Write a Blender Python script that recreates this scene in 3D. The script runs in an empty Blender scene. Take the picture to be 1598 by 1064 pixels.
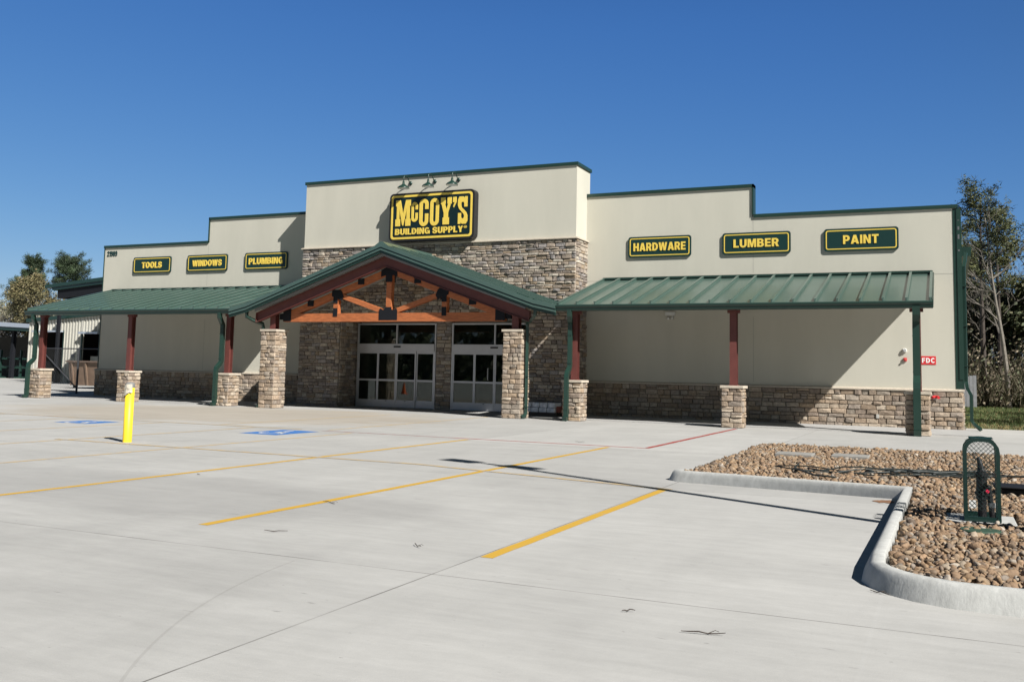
import bpy, bmesh, math, random
import numpy as np
from mathutils import Vector, Matrix
R = math.radians
SC = bpy.context.scene
COL = SC.collection

# ------------------------------------------------------------------ camera
CAM = Vector((-1.004, -31.443, 1.398))
cd = bpy.data.cameras.new("camera"); co = bpy.data.objects.new("camera", cd); COL.objects.link(co)
yaw, pit, rol = R(24.508), R(5.302), R(1.236)
fw = Vector((-math.sin(yaw)*math.cos(pit), math.cos(yaw)*math.cos(pit), math.sin(pit)))
rt = Vector((math.cos(yaw), math.sin(yaw), 0)); up = rt.cross(fw)
rt2 = rt*math.cos(rol)+up*math.sin(rol); up2 = up*math.cos(rol)-rt*math.sin(rol)
M = Matrix((rt2, up2, -fw)).transposed().to_4x4(); M.translation = CAM
co.matrix_world = M
cd.sensor_fit = 'HORIZONTAL'; cd.sensor_width = 36; cd.lens = 36*1482.9/1598
cd.shift_x = 1.5/1598; cd.shift_y = -87/1598
cd.clip_start = .05; cd.clip_end = 5000
SC.camera = co

# ------------------------------------------------------------------ light
SUN = Vector((1.9, -1.0, 1.85)).normalized()          # towards the sun
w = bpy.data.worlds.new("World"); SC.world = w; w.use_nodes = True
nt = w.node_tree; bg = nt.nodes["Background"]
sky = nt.nodes.new("ShaderNodeTexSky"); sky.sky_type = 'NISHITA'; sky.sun_disc = False
sky.sun_elevation = math.asin(SUN.z); sky.sun_rotation = math.atan2(SUN.x, SUN.y)
sky.altitude = 0; sky.air_density = 1.0; sky.dust_density = .0; sky.ozone_density = 5.5
sx = nt.nodes.new("ShaderNodeSeparateColor"); cx_ = nt.nodes.new("ShaderNodeCombineColor"); nt.links.new(sky.outputs[0], sx.inputs[0])
for ch, (ex, k) in enumerate(((1.204,.46),(.873,.89),(.532,2.262))):      # deep, even clear-weather blue
    pw_ = nt.nodes.new("ShaderNodeMath"); pw_.operation = 'POWER'; pw_.inputs[1].default_value = ex; nt.links.new(sx.outputs[ch], pw_.inputs[0])
    ml = nt.nodes.new("ShaderNodeMath"); ml.operation = 'MULTIPLY'; ml.inputs[1].default_value = k; nt.links.new(pw_.outputs[0], ml.inputs[0]); nt.links.new(ml.outputs[0], cx_.inputs[ch])
# mostly unseen overhead and sunward sky graded darker and less blue to neutralise shade
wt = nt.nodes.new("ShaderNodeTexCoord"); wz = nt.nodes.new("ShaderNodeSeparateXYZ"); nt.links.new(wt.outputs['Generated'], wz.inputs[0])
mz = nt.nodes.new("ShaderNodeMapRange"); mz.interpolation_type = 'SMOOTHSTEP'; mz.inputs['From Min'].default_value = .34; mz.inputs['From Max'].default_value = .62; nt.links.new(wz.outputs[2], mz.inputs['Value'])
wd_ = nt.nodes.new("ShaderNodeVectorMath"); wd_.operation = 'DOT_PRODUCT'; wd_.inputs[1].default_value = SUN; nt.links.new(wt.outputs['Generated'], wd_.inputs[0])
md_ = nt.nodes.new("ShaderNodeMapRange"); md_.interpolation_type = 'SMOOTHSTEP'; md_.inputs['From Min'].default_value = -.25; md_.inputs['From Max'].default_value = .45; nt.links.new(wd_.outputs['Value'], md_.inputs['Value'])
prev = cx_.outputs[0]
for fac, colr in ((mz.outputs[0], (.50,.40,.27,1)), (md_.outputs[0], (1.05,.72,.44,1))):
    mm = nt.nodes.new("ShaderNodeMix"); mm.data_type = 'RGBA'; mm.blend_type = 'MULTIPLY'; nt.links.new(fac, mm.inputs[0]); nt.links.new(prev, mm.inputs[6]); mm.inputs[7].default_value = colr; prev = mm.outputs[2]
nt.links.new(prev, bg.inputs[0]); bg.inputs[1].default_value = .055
sl = bpy.data.lights.new("sun", 'SUN'); so = bpy.data.objects.new("sun", sl); COL.objects.link(so)
sl.energy = 5.0; sl.angle = R(.53); sl.color = (1, .975, .935)
so.rotation_euler = (-SUN).to_track_quat('-Z', 'Y').to_euler()
so.location = (20, -40, 40)
SC.view_settings.view_transform = 'Standard'; SC.view_settings.look = 'None'
SC.view_settings.exposure = .8; SC.view_settings.gamma = 1
SC.cycles.max_bounces = 8; SC.cycles.diffuse_bounces = 4; SC.cycles.transparent_max_bounces = 12

# ------------------------------------------------------------------ materials
MATS = {}
def mat(name, col, rough=.7, metal=0., var=.0, vscale=6., bump=0., bscale=40., spec=.4, tint=False, stretch=None, col2=None, coat=0.):
    if name in MATS: return MATS[name]
    m = bpy.data.materials.new(name); m.use_nodes = True; n = m.node_tree; L = n.links
    b = n.nodes["Principled BSDF"]; b.inputs['Roughness'].default_value = rough; b.inputs['Metallic'].default_value = metal
    b.inputs['Specular IOR Level'].default_value = spec
    if coat: b.inputs['Coat Weight'].default_value = coat
    b.inputs['Base Color'].default_value = (*col, 1)
    tc = n.nodes.new("ShaderNodeTexCoord"); mp = n.nodes.new("ShaderNodeMapping"); L.new(tc.outputs['Object'], mp.inputs[0])
    if stretch: mp.inputs['Scale'].default_value = stretch
    src = None
    if tint:
        a = n.nodes.new("ShaderNodeAttribute"); a.attribute_name = 'tint'; src = a.outputs['Color']
    if var or col2:
        no = n.nodes.new("ShaderNodeTexNoise"); no.inputs['Scale'].default_value = vscale; no.inputs['Detail'].default_value = 6
        no.inputs['Roughness'].default_value = .6; L.new(mp.outputs[0], no.inputs[0])
        mx = n.nodes.new("ShaderNodeMix"); mx.data_type = 'RGBA'
        rp = n.nodes.new("ShaderNodeValToRGB"); rp.color_ramp.elements[0].position = .32; rp.color_ramp.elements[1].position = .68
        L.new(no.outputs['Fac'], rp.inputs[0])
        if col2:
            L.new(rp.outputs[0], mx.inputs[0]); mx.inputs[6].default_value = (*col, 1); mx.inputs[7].default_value = (*col2, 1)
        else:
            mx.blend_type = 'MULTIPLY'; mx.inputs[0].default_value = 1
            rp.color_ramp.elements[0].color = (1-var,)*3+(1,); rp.color_ramp.elements[1].color = (1+var*.6,)*3+(1,)
            if src: L.new(src, mx.inputs[6])
            else: mx.inputs[6].default_value = (*col, 1)
            L.new(rp.outputs[0], mx.inputs[7])
        src = mx.outputs[2]
    if src: L.new(src, b.inputs['Base Color'])
    if bump:
        nb = n.nodes.new("ShaderNodeTexNoise"); nb.inputs['Scale'].default_value = bscale; nb.inputs['Detail'].default_value = 5
        L.new(mp.outputs[0], nb.inputs[0]); bu = n.nodes.new("ShaderNodeBump"); bu.inputs['Strength'].default_value = bump
        bu.inputs['Distance'].default_value = .02; L.new(nb.outputs['Fac'], bu.inputs['Height']); L.new(bu.outputs[0], b.inputs['Normal'])
    MATS[name] = m; return m

def emit(name, col, s):
    m = bpy.data.materials.new(name); m.use_nodes = True; b = m.node_tree.nodes["Principled BSDF"]
    b.inputs['Base Color'].default_value = (*col, 1); b.inputs['Emission Color'].default_value = (*col, 1); b.inputs['Emission Strength'].default_value = s
    return m

def concrete_mat():
    m = bpy.data.materials.new("lot_concrete"); m.use_nodes = True; n = m.node_tree; L = n.links; N = n.nodes.new
    b = n.nodes["Principled BSDF"]; b.inputs['Roughness'].default_value = .85; b.inputs['Specular IOR Level'].default_value = .25
    tc = N("ShaderNodeTexCoord"); P = tc.outputs['Object']
    def noise(scale, det=5, stretch=(1,1,1), rot=0, loc=(0,0,0), rough=.55, dist=0):
        mp = N("ShaderNodeMapping"); mp.inputs['Scale'].default_value = stretch; mp.inputs['Rotation'].default_value = (0,0,rot); mp.inputs['Location'].default_value = loc
        L.new(P, mp.inputs[0]); t = N("ShaderNodeTexNoise"); t.inputs['Scale'].default_value = scale; t.inputs['Detail'].default_value = det
        t.inputs['Roughness'].default_value = rough; t.inputs['Distortion'].default_value = dist
        L.new(mp.outputs[0], t.inputs[0]); return t.outputs['Fac']
    def ramp(v, p0, c0, p1, c1):
        r = N("ShaderNodeValToRGB"); e = r.color_ramp.elements
        e[0].position = p0; e[0].color = (*c0, 1) if isinstance(c0, tuple) else (c0,c0,c0,1)
        e[1].position = p1; e[1].color = (*c1, 1) if isinstance(c1, tuple) else (c1,c1,c1,1)
        L.new(v, r.inputs[0]); return r.outputs[0]
    def mul(a, c, f=1.):
        x = N("ShaderNodeMix"); x.data_type = 'RGBA'; x.blend_type = 'MULTIPLY'; x.inputs[0].default_value = f
        L.new(a, x.inputs[6]); L.new(c, x.inputs[7]); return x.outputs[2]
    def mixc(f, a, col):
        x = N("ShaderNodeMix"); x.data_type = 'RGBA'; L.new(f, x.inputs[0]); L.new(a, x.inputs[6])
        x.inputs[7].default_value = (*col, 1); return x.outputs[2]
    def math_(op, a, c=None, d=None):
        x = N("ShaderNodeMath"); x.operation = op
        for i, v in enumerate((a, c, d)):
            if v is None: continue
            if isinstance(v, (int, float)): x.inputs[i].default_value = v
            else: L.new(v, x.inputs[i])
        return x.outputs[0]
    sp = N("ShaderNodeSeparateXYZ"); L.new(P, sp.inputs[0]); X, Y = sp.outputs[0], sp.outputs[1]
    c = ramp(noise(.22, 6, rough=.6), .3, (.340,.333,.315), .7, (.388,.380,.360))
    c = mul(c, ramp(noise(1.1, 6, (1,.35,1), .1, (7,3,0), .65, .6), .3, .93, .68, 1.04))
    c = mul(c, ramp(noise(9, 6, (.3,1,1), .15, rough=.7), .3, .93, .7, 1.04))
    c = mul(c, ramp(noise(160, 3), .3, .92, .7, 1.06))
    # pour-by-pour tone: slabs between the joints differ slightly
    fx = math_('FLOOR', math_('DIVIDE', math_('ADD', X, 4.27), 5.73)); fy = math_('FLOOR', math_('DIVIDE', math_('ADD', Y, 25.5), 5.9))
    wn = N("ShaderNodeTexWhiteNoise"); wn.noise_dimensions = '2D'; cb = N("ShaderNodeCombineXYZ"); L.new(fx, cb.inputs[0]); L.new(fy, cb.inputs[1]); L.new(cb.outputs[0], wn.inputs['Vector'])
    c = mul(c, ramp(wn.outputs['Value'], 0, .925, 1, 1.035))
    # dark sawn joints
    def line(v, per, off, wdt):
        f = math_('FRACT', math_('DIVIDE', math_('ADD', v, off), per)); d = math_('MULTIPLY', math_('MINIMUM', f, math_('SUBTRACT', 1., f)), per)
        return math_('LESS_THAN', d, wdt)
    j = math_('MAXIMUM', line(X, 5.73, 4.27, .007), line(Y, 5.9, 25.5, .007))
    jn = math_('MULTIPLY', j, ramp(noise(1.3, 3, loc=(3,1,0)), .35, .25, .6, .75))
    c = mixc(jn, c, (.08,.074,.066))
    # control joints sealed pale
    j2 = math_('MULTIPLY', math_('MAXIMUM', line(X, 5.73, 1.4, .012), line(Y, 5.9, 22.5, .012)), .10)
    c = mixc(j2, c, (.43,.425,.41))
    # beige dust drifted over the paving in front of the entrance
    ex = math_('DIVIDE', math_('ADD', X, 21.), 8.5); ey = math_('DIVIDE', math_('ADD', Y, 8.6), 5.2)
    d2 = math_('ADD', math_('MULTIPLY', ex, ex), math_('MULTIPLY', ey, ey))
    md = math_('ADD', d2, math_('MULTIPLY', math_('SUBTRACT', noise(.5, 5, (1,2.5,1)), .5), 1.6))
    c = mixc(ramp(md, .45, .62, 1.15, 0.), c, (.31,.265,.205))
    # rubber scuffs and dark stains
    s = ramp(noise(.75, 6, (.45,1.6,1), .35, (11,5,0), .62, 1.2), .66, 0., .86, .28)
    c = mixc(s, c, (.18,.172,.16))
    s2 = ramp(noise(14, 2, (.22,1,1), .1, (1,9,0)), .72, 0., .77, .5)
    c = mixc(s2, c, (.13,.125,.115))
    s3 = ramp(noise(38, 2, (.35,1,1), .3, (5,2,0)), .73, 0., .77, .6)
    c = mixc(s3, c, (.12,.115,.105))
    # arc scribed by a turning tyre
    dx = math_('ADD', X, -0.440); dy = math_('ADD', Y, 24.815)
    rad = math_('SQRT', math_('ADD', math_('MULTIPLY', dx, dx), math_('MULTIPLY', dy, dy)))
    arcm = math_('MULTIPLY', math_('LESS_THAN', math_('ABSOLUTE', math_('SUBTRACT', rad, 5.855)), .009), math_('MULTIPLY', math_('LESS_THAN', dx, 0.), math_('LESS_THAN', Y, -25.6)))
    c = mixc(math_('MULTIPLY', arcm, .25), c, (.19,.18,.165))
    # broad pale and dark sweeps left by finishing and traffic
    c = mul(c, ramp(noise(.55, 4, (.35,1.2,1), .5, (2,8,0), .5, 1.5), .35, .955, .65, 1.03))
    c = mul(c, ramp(noise(2.6, 6, (.2,1.6,1), .12, (6,1,0), .7, .8), .35, .95, .65, 1.03))
    # greyer damp-cured pour
    ax = math_('DIVIDE', math_('ADD', X, 9.3), 4.2); ay = math_('DIVIDE', math_('ADD', Y, 23.2), 1.5)
    dd = math_('ADD', math_('ADD', math_('MULTIPLY', ax, ax), math_('MULTIPLY', ay, ay)), math_('MULTIPLY', math_('SUBTRACT', noise(.9, 5, loc=(4,4,0)), .5), 1.2))
    c = mixc(ramp(dd, .6, .34, 1.1, 0.), c, (.215,.21,.2))
    L.new(c, b.inputs['Base Color'])
    bu = N("ShaderNodeBump"); bu.inputs['Strength'].default_value = .25; bu.inputs['Distance'].default_value = .01
    L.new(noise(60, 6, (.4,1.5,1)), bu.inputs['Height']); L.new(bu.outputs[0], b.inputs['Normal'])
    return m

def paint_mat(name, col, wear=.5, under=(.29,.285,.272), sc=5.):
    if name in MATS: return MATS[name]
    m = bpy.data.materials.new(name); m.use_nodes = True; n = m.node_tree; L = n.links; N = n.nodes.new
    b = n.nodes["Principled BSDF"]; b.inputs['Roughness'].default_value = .7; b.inputs['Specular IOR Level'].default_value = .25
    tc = N("ShaderNodeTexCoord")
    t = N("ShaderNodeTexNoise"); t.inputs['Scale'].default_value = sc; t.inputs['Detail'].default_value = 8; t.inputs['Roughness'].default_value = .75
    L.new(tc.outputs['Object'], t.inputs[0])
    r = N("ShaderNodeValToRGB"); r.color_ramp.elements[0].position = wear-.12; r.color_ramp.elements[1].position = wear+.12
    L.new(t.outputs['Fac'], r.inputs[0])
    x = N("ShaderNodeMix"); x.data_type = 'RGBA'; L.new(r.outputs[0], x.inputs[0]); x.inputs[6].default_value = (*under, 1); x.inputs[7].default_value = (*col, 1)
    L.new(x.outputs[2], b.inputs['Base Color']); MATS[name] = m; return m

def glass_mat():
    m = bpy.data.materials.new("door_glass"); m.use_nodes = True; n = m.node_tree; L = n.links; N = n.nodes.new
    out = n.nodes["Material Output"]; n.nodes.remove(n.nodes["Principled BSDF"])
    t = N("ShaderNodeBsdfTransparent"); t.inputs[0].default_value = (.40,.44,.42,1)
    g = N("ShaderNodeBsdfGlossy"); g.inputs['Roughness'].default_value = .015; g.inputs[0].default_value = (.8,.85,.85,1)
    f = N("ShaderNodeFresnel"); f.inputs[0].default_value = 1.62
    mx = N("ShaderNodeMixShader"); L.new(f.outputs[0], mx.inputs[0]); L.new(t.outputs[0], mx.inputs[1]); L.new(g.outputs[0], mx.inputs[2])
    L.new(mx.outputs[0], out.inputs[0]); return m

CONC = concrete_mat(); GLASS = glass_mat()
STUCCO = mat("stucco", (.48,.462,.392), .9, var=.05, vscale=1.1, stretch=(1,1,.22), bump=.25, bscale=220, spec=.2)
STONE = mat("stone", (.4,.33,.26), .9, var=.28, vscale=14, bump=.7, bscale=45, tint=True, spec=.2)
CAP = mat("cast_cap", (.47,.41,.33), .85, var=.12, vscale=9, bump=.2, bscale=70)
ROOF = mat("roof_green", (.054,.094,.078), .30, .0, var=.10, vscale=1.6, spec=.9)
GREEN = mat("trim_green", (.013,.036,.027), .34, .0, var=.08, vscale=2, spec=.5)
NAVY = mat("plate_dark", (.009,.010,.013), .7, spec=.2)
RED = mat("steel_red", (.115,.034,.028), .55, var=.12, vscale=5)
WOOD = mat("timber", (.39,.122,.042), .6, var=.32, vscale=5, stretch=(1,6,6), bump=.15, bscale=30)
ALU = mat("aluminium", (.46,.46,.47), .42, .55, var=.05, vscale=3)
BLACK = mat("black", (.012,.012,.013), .5)
DGREEN = mat("sign_green", (.006,.030,.027), .4); DGREEN2 = mat("sign_dark", (.004,.016,.016), .4)
YEL = mat("sign_yellow", (.72,.52,.085), .5, var=.06, vscale=8)
WHITE = mat("white_paint", (.75,.75,.73), .5)
GREY = mat("galv", (.13,.135,.14), .5, .3)
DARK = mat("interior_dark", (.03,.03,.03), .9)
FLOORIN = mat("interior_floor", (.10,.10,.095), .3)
YPAINT = mat("bollard_yellow", (.80,.56,.03), .45, var=.08, vscale=9)
KERB = mat("kerb_concrete", (.40,.40,.38), .88, var=.16, vscale=14, bump=.12, bscale=60, stretch=(1,1,.35), spec=.2)
ROCK = mat("river_rock", (.4,.3,.2), .75, var=.22, vscale=25, bump=.3, bscale=60, tint=True, spec=.3)
SOIL = mat("soil", (.21,.14,.08), 1, var=.3, vscale=20)
GRASS = mat("grass", (.055,.075,.022), .95, var=.0, vscale=.9, col2=(.10,.095,.04), bump=.8, bscale=30)
BARK = mat("bark", (.062,.05,.042), .95, var=.35, vscale=9, bump=.8, bscale=18, stretch=(1,1,.3))
PALEBARK = mat("pale_bark", (.185,.165,.14), .95, var=.35, vscale=6, bump=.5, bscale=18)
LEAFP = mat("pine_needles", (.035,.06,.022), .7, tint=True)
CORR = mat("siding", (.46,.445,.39), .6, var=.05, vscale=.8)
RUST = mat("dumpster_brown", (.17,.115,.08), .7, var=.25, vscale=2.5)
GALVROOF = mat("galv_roof", (.42,.46,.52), .45, .4)

# ------------------------------------------------------------------ helpers
def wloc(o):
    v = Vector((0,0,0))
    while o: v += o.location; o = o.parent
    return v
class MB:
    def __init__(s): s.v = []; s.f = []; s.m = []; s.t = []
    def add(s, vs, fs, m=0, t=None):
        o = len(s.v); s.v += [tuple(p) for p in vs]
        for f in fs: s.f.append([i+o for i in f]); s.m.append(m); s.t.append(t or (1,1,1))
        return s
    def box(s, x0,x1,y0,y1,z0,z1, m=0, t=None):
        s.add([(x0,y0,z0),(x1,y0,z0),(x1,y1,z0),(x0,y1,z0),(x0,y0,z1),(x1,y0,z1),(x1,y1,z1),(x0,y1,z1)],
              [(0,3,2,1),(4,5,6,7),(0,1,5,4),(1,2,6,5),(2,3,7,6),(3,0,4,7)], m, t); return s
    def prism_y(s, pts, y0, y1, m=0):          # polygon in XZ extruded in y
        n = len(pts); s.add([(x,y0,z) for x,z in pts]+[(x,y1,z) for x,z in pts],
            [list(range(n)), list(range(2*n-1,n-1,-1))]+[(i,i+n,(i+1)%n+n,(i+1)%n) for i in range(n)], m); return s
    def prism_x(s, pts, x0, x1, m=0):          # polygon in YZ extruded in x
        n = len(pts); s.add([(x0,y,z) for y,z in pts]+[(x1,y,z) for y,z in pts],
            [list(range(n-1,-1,-1)), list(range(n,2*n))]+[(i,(i+1)%n,(i+1)%n+n,i+n) for i in range(n)], m); return s
    def prism_z(s, pts, z0, z1, m=0):
        n = len(pts); s.add([(x,y,z0) for x,y in pts]+[(x,y,z1) for x,y in pts],
            [list(range(n-1,-1,-1)), list(range(n,2*n))]+[(i,(i+1)%n,(i+1)%n+n,i+n) for i in range(n)], m); return s
    def tube(s, pts, r, n=8, m=0, cap=True, t=None, square=False):
        pts = [Vector(p) for p in pts]; k = len(pts); rs = r if isinstance(r, (list,tuple)) else [r]*k
        rings = []; pu = None
        for i, p in enumerate(pts):
            d = (pts[min(i+1,k-1)]-pts[max(i-1,0)]).normalized()
            if pu is None:
                a = Vector((0,0,1)) if abs(d.z) < .9 else Vector((0,1,0)); u = d.cross(a).normalized()
            else: u = (pu-d*pu.dot(d)).normalized()
            pu = u; v = d.cross(u)
            off = math.pi/4 if square else 0
            rings.append([p+(u*math.cos(2*math.pi*j/n+off)+v*math.sin(2*math.pi*j/n+off))*rs[i] for j in range(n)])
        vs = [q for g in rings for q in g]; fs = []
        for i in range(k-1):
            for j in range(n): fs.append((i*n+j, i*n+(j+1)%n, (i+1)*n+(j+1)%n, (i+1)*n+j))
        if cap: fs += [list(range(n-1,-1,-1)), list(range((k-1)*n, k*n))]
        s.add(vs, fs, m, t); return s
    def beam(s, a, b, wd, dp, m=0, upv=(0,-1,0)):   # rectangular bar a->b, wd across, dp along upv
        a, b = Vector(a), Vector(b); d = (b-a).normalized(); u = Vector(upv); u = (u-d*u.dot(d)).normalized(); v = d.cross(u)
        q = [(-1,-1),(1,-1),(1,1),(-1,1)]
        s.add([a+v*i*wd/2+u*j*dp/2 for i,j in q]+[b+v*i*wd/2+u*j*dp/2 for i,j in q],
              [(3,2,1,0),(4,5,6,7),(0,1,5,4),(1,2,6,5),(2,3,7,6),(3,0,4,7)], m); return s
    def lathe(s, prof, c, n=20, m=0, axis='z'):
        vs = []; fs = []; k = len(prof)
        for r_, h in prof:
            for j in range(n):
                a = 2*math.pi*j/n; x, y = r_*math.cos(a), r_*math.sin(a)
                vs.append((c[0]+x, c[1]+y, c[2]+h) if axis == 'z' else (c[0]+x, c[1]+h, c[2]+y))
        for i in range(k-1):
            for j in range(n): fs.append((i*n+j, i*n+(j+1)%n, (i+1)*n+(j+1)%n, (i+1)*n+j))
        s.add(vs, fs, m); return s
    def build(s, name, mats, parent=None, smooth=False, bevel=0):
        me = bpy.data.meshes.new(name); o = wloc(parent) if parent else Vector((0,0,0))
        me.from_pydata([(x-o.x, y-o.y, z-o.z) for x,y,z in s.v], [], s.f)
        if not isinstance(mats, (list,tuple)): mats = [mats]
        for q in mats: me.materials.append(q)
        me.polygons.foreach_set('material_index', s.m)
        if any(q is STONE or q is ROCK or q is LEAFP for q in mats):
            a = me.attributes.new('tint', 'FLOAT_COLOR', 'FACE'); a.data.foreach_set('color', [c for t in s.t for c in (*t, 1)])
        if smooth: me.polygons.foreach_set('use_smooth', [True]*len(s.f))
        bm = bmesh.new(); bm.from_mesh(me); bmesh.ops.recalc_face_normals(bm, faces=bm.faces); bm.to_mesh(me); bm.free()
        me.update(); ob = bpy.data.objects.new(name, me); COL.objects.link(ob)
        if parent: ob.parent = parent
        if bevel:
            b = ob.modifiers.new("bevel", 'BEVEL'); b.width = bevel; b.segments = 2; b.limit_method = 'ANGLE'
        return ob
def thing(name, label, cat, loc=(0,0,0), group=None):
    o = bpy.data.objects.new(name, None); COL.objects.link(o); o.location = loc; o['label'] = label; o['category'] = cat
    o.empty_display_size = .2
    if group: o['group'] = group
    return o
def tag(o, label, cat, group=None):
    o['label'] = label; o['category'] = cat
    if group: o['group'] = group
    return o
def kind(o, k): o['kind'] = k; return o
def copy_tree(o, parent=None):
    c = o.copy(); COL.objects.link(c)
    if parent: c.parent = parent
    for ch in list(o.children): copy_tree(ch, c)
    return c
def origin_to(o, loc):
    loc = Vector(loc); o.data.transform(Matrix.Translation(o.location-loc)); o.location = loc; return o

def curve_polys(polys, extr):                   # filled 2D outlines (with holes) -> (verts, faces), extruded +-extr
    cu = bpy.data.curves.new("c", 'CURVE'); cu.dimensions = '2D'; cu.fill_mode = 'BOTH'; cu.extrude = extr
    for p in polys:
        sp = cu.splines.new('POLY'); sp.points.add(len(p)-1); sp.use_cyclic_u = True
        for i, (x, y) in enumerate(p): sp.points[i].co = (x, y, 0, 1)
    return _mesh(cu)
def _mesh(cu):
    ob = bpy.data.objects.new("t", cu); COL.objects.link(ob); dg = bpy.context.evaluated_depsgraph_get(); dg.update()
    me = bpy.data.meshes.new_from_object(ob.evaluated_get(dg)); vs = [tuple(v.co) for v in me.vertices]; fs = [list(p.vertices) for p in me.polygons]
    bpy.data.objects.remove(ob); bpy.data.meshes.remove(me); bpy.data.curves.remove(cu); return vs, fs
def arc(cx, cy, rx, ry, a0, a1, n=8): return [(cx+rx*math.cos(R(a0+(a1-a0)*i/n)), cy+ry*math.sin(R(a0+(a1-a0)*i/n))) for i in range(n+1)]
def ell(cx, cy, rx, ry, n=18): return arc(cx, cy, rx, ry, 0, 360, n)[:-1]
GL = {   # heavy block capitals as outlines: (width, outlines)
'I':(.25,[[(0,0),(.25,0),(.25,1),(0,1)]]), 'L':(.62,[[(0,0),(.62,0),(.62,.2),(.25,.2),(.25,1),(0,1)]]),
'T':(.74,[[(0,1),(0,.8),(.245,.8),(.245,0),(.495,0),(.495,.8),(.74,.8),(.74,1)]]),
'H':(.8,[[(0,0),(.25,0),(.25,.4),(.55,.4),(.55,0),(.8,0),(.8,1),(.55,1),(.55,.61),(.25,.61),(.25,1),(0,1)]]),
'E':(.66,[[(0,0),(.66,0),(.66,.2),(.25,.2),(.25,.41),(.62,.41),(.62,.6),(.25,.6),(.25,.8),(.65,.8),(.65,1),(0,1)]]),
'F':(.64,[[(0,0),(.25,0),(.25,.4),(.58,.4),(.58,.6),(.25,.6),(.25,.8),(.64,.8),(.64,1),(0,1)]]),
'A':(.9,[[(0,0),(.27,0),(.325,.18),(.575,.18),(.63,0),(.9,0),(.6,1),(.3,1)],[(.385,.37),(.515,.37),(.45,.68)]]),
'N':(.8,[[(0,0),(.24,0),(.24,.6),(.54,0),(.8,0),(.8,1),(.56,1),(.56,.4),(.26,1),(0,1)]]),
'M':(.98,[[(0,0),(.22,0),(.22,.64),(.39,0),(.59,0),(.76,.64),(.76,0),(.98,0),(.98,1),(.65,1),(.49,.38),(.33,1),(0,1)]]),
'W':(1.24,[[(0,1),(.26,1),(.36,.38),(.49,1),(.75,1),(.88,.38),(.98,1),(1.24,1),(1.02,0),(.75,0),(.62,.62),(.49,0),(.22,0)]]),
'Y':(.84,[[(0,1),(.28,1),(.42,.66),(.56,1),(.84,1),(.545,.4),(.545,0),(.295,0),(.295,.4)]]),
'O':(.88,[ell(.44,.5,.44,.52,24),ell(.44,.5,.19,.31)]),
'U':(.8,[[(0,1)]+arc(.4,.36,.4,.38,180,360,10)+[(.8,1),(.55,1)]+arc(.4,.36,.15,.17,360,180,8)+[(.25,1)]]),
'D':(.82,[[(0,0)]+arc(.36,.5,.46,.5,-90,90,12)+[(0,1)],[(.25,.2)]+arc(.34,.5,.22,.3,-90,90,8)+[(.25,.8)]]),
'P':(.74,[[(0,0),(.25,0),(.25,.33)]+arc(.42,.665,.32,.335,-90,90,10)+[(0,1)],[(.25,.53)]+arc(.39,.665,.1,.135,-90,90,6)+[(.25,.8)]]),
'R':(.8,[[(0,0),(.25,0),(.25,.36),(.37,.36),(.52,0),(.8,0),(.62,.40)]+arc(.45,.69,.31,.31,-52,90,8)+[(0,1)],[(.25,.55)]+arc(.41,.675,.1,.125,-90,90,6)+[(.25,.8)]]),
'B':(.78,[[(0,0)]+arc(.45,.285,.33,.285,-90,52,8)+arc(.42,.745,.31,.255,-38,90,8)+[(0,1)],[(.25,.19)]+arc(.42,.3,.1,.11,-90,90,6)+[(.25,.41)],[(.25,.6)]+arc(.4,.71,.09,.105,-90,90,6)+[(.25,.81)]]),
'S':(.78,[[(.76,.68),(.52,.68),(.5,.77),(.42,.82),(.33,.82),(.27,.77),(.27,.71),(.34,.645),(.6,.575),(.74,.47),(.78,.30),(.74,.13),(.6,.02),(.4,-.02),(.2,.01),(.05,.12),(0,.32),(.25,.32),(.28,.22),(.36,.17),(.45,.17),(.52,.21),(.53,.28),(.47,.345),(.2,.42),(.06,.53),(.02,.69),(.06,.86),(.2,.98),(.4,1.02),(.58,.98),(.72,.87)]]),
'C':(.84,[arc(.43,.5,.43,.52,38,322,18)+arc(.43,.5,.19,.31,322,38,12)]),
'G':(.86,[arc(.43,.5,.43,.52,38,305,16)+[(.67,.0),(.86,.0),(.86,.55),(.46,.55),(.46,.38),(.62,.38)]+arc(.43,.5,.19,.31,318,38,12)]),
'2':(.64,[[(0,0),(.64,0),(.64,.2),(.3,.2),(.58,.48),(.64,.62),(.64,.76),(.55,.94),(.33,1.02),(.12,.95),(.01,.8),(0,.66),(.23,.66),(.25,.78),(.32,.83),(.4,.78),(.4,.68),(.33,.58),(0,.22)]]),
'1':(.42,[[(.18,0),(.42,0),(.42,1),(.22,1),(0,.82),(.08,.68),(.18,.74)]]),
'8':(.66,[arc(.33,.27,.33,.29,148,392,16)+arc(.33,.76,.3,.26,-38,218,14),ell(.33,.28,.12,.12,12),ell(.33,.75,.1,.1,12)]),
'9':(.66,[[(.02,.24),(.06,.08),(.2,-.01),(.34,-.02),(.52,.06),(.63,.25),(.66,.55),(.64,.78),(.52,.96),(.33,1.02),(.14,.96),(.02,.8),(.01,.62),(.1,.44),(.26,.38),(.42,.44),(.41,.3),(.37,.2),(.3,.18),(.26,.24)],ell(.335,.7,.1,.14,12)]),
}
def text_polys(body, gap=.12):
    polys = []; x = 0
    for ch in body:
        if ch == ' ': x += .38; continue
        wd, ps = GL[ch]; polys += [[(px+x, py) for px, py in p] for p in ps]; x += wd+gap
    return curve_polys(polys, .01)
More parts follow.
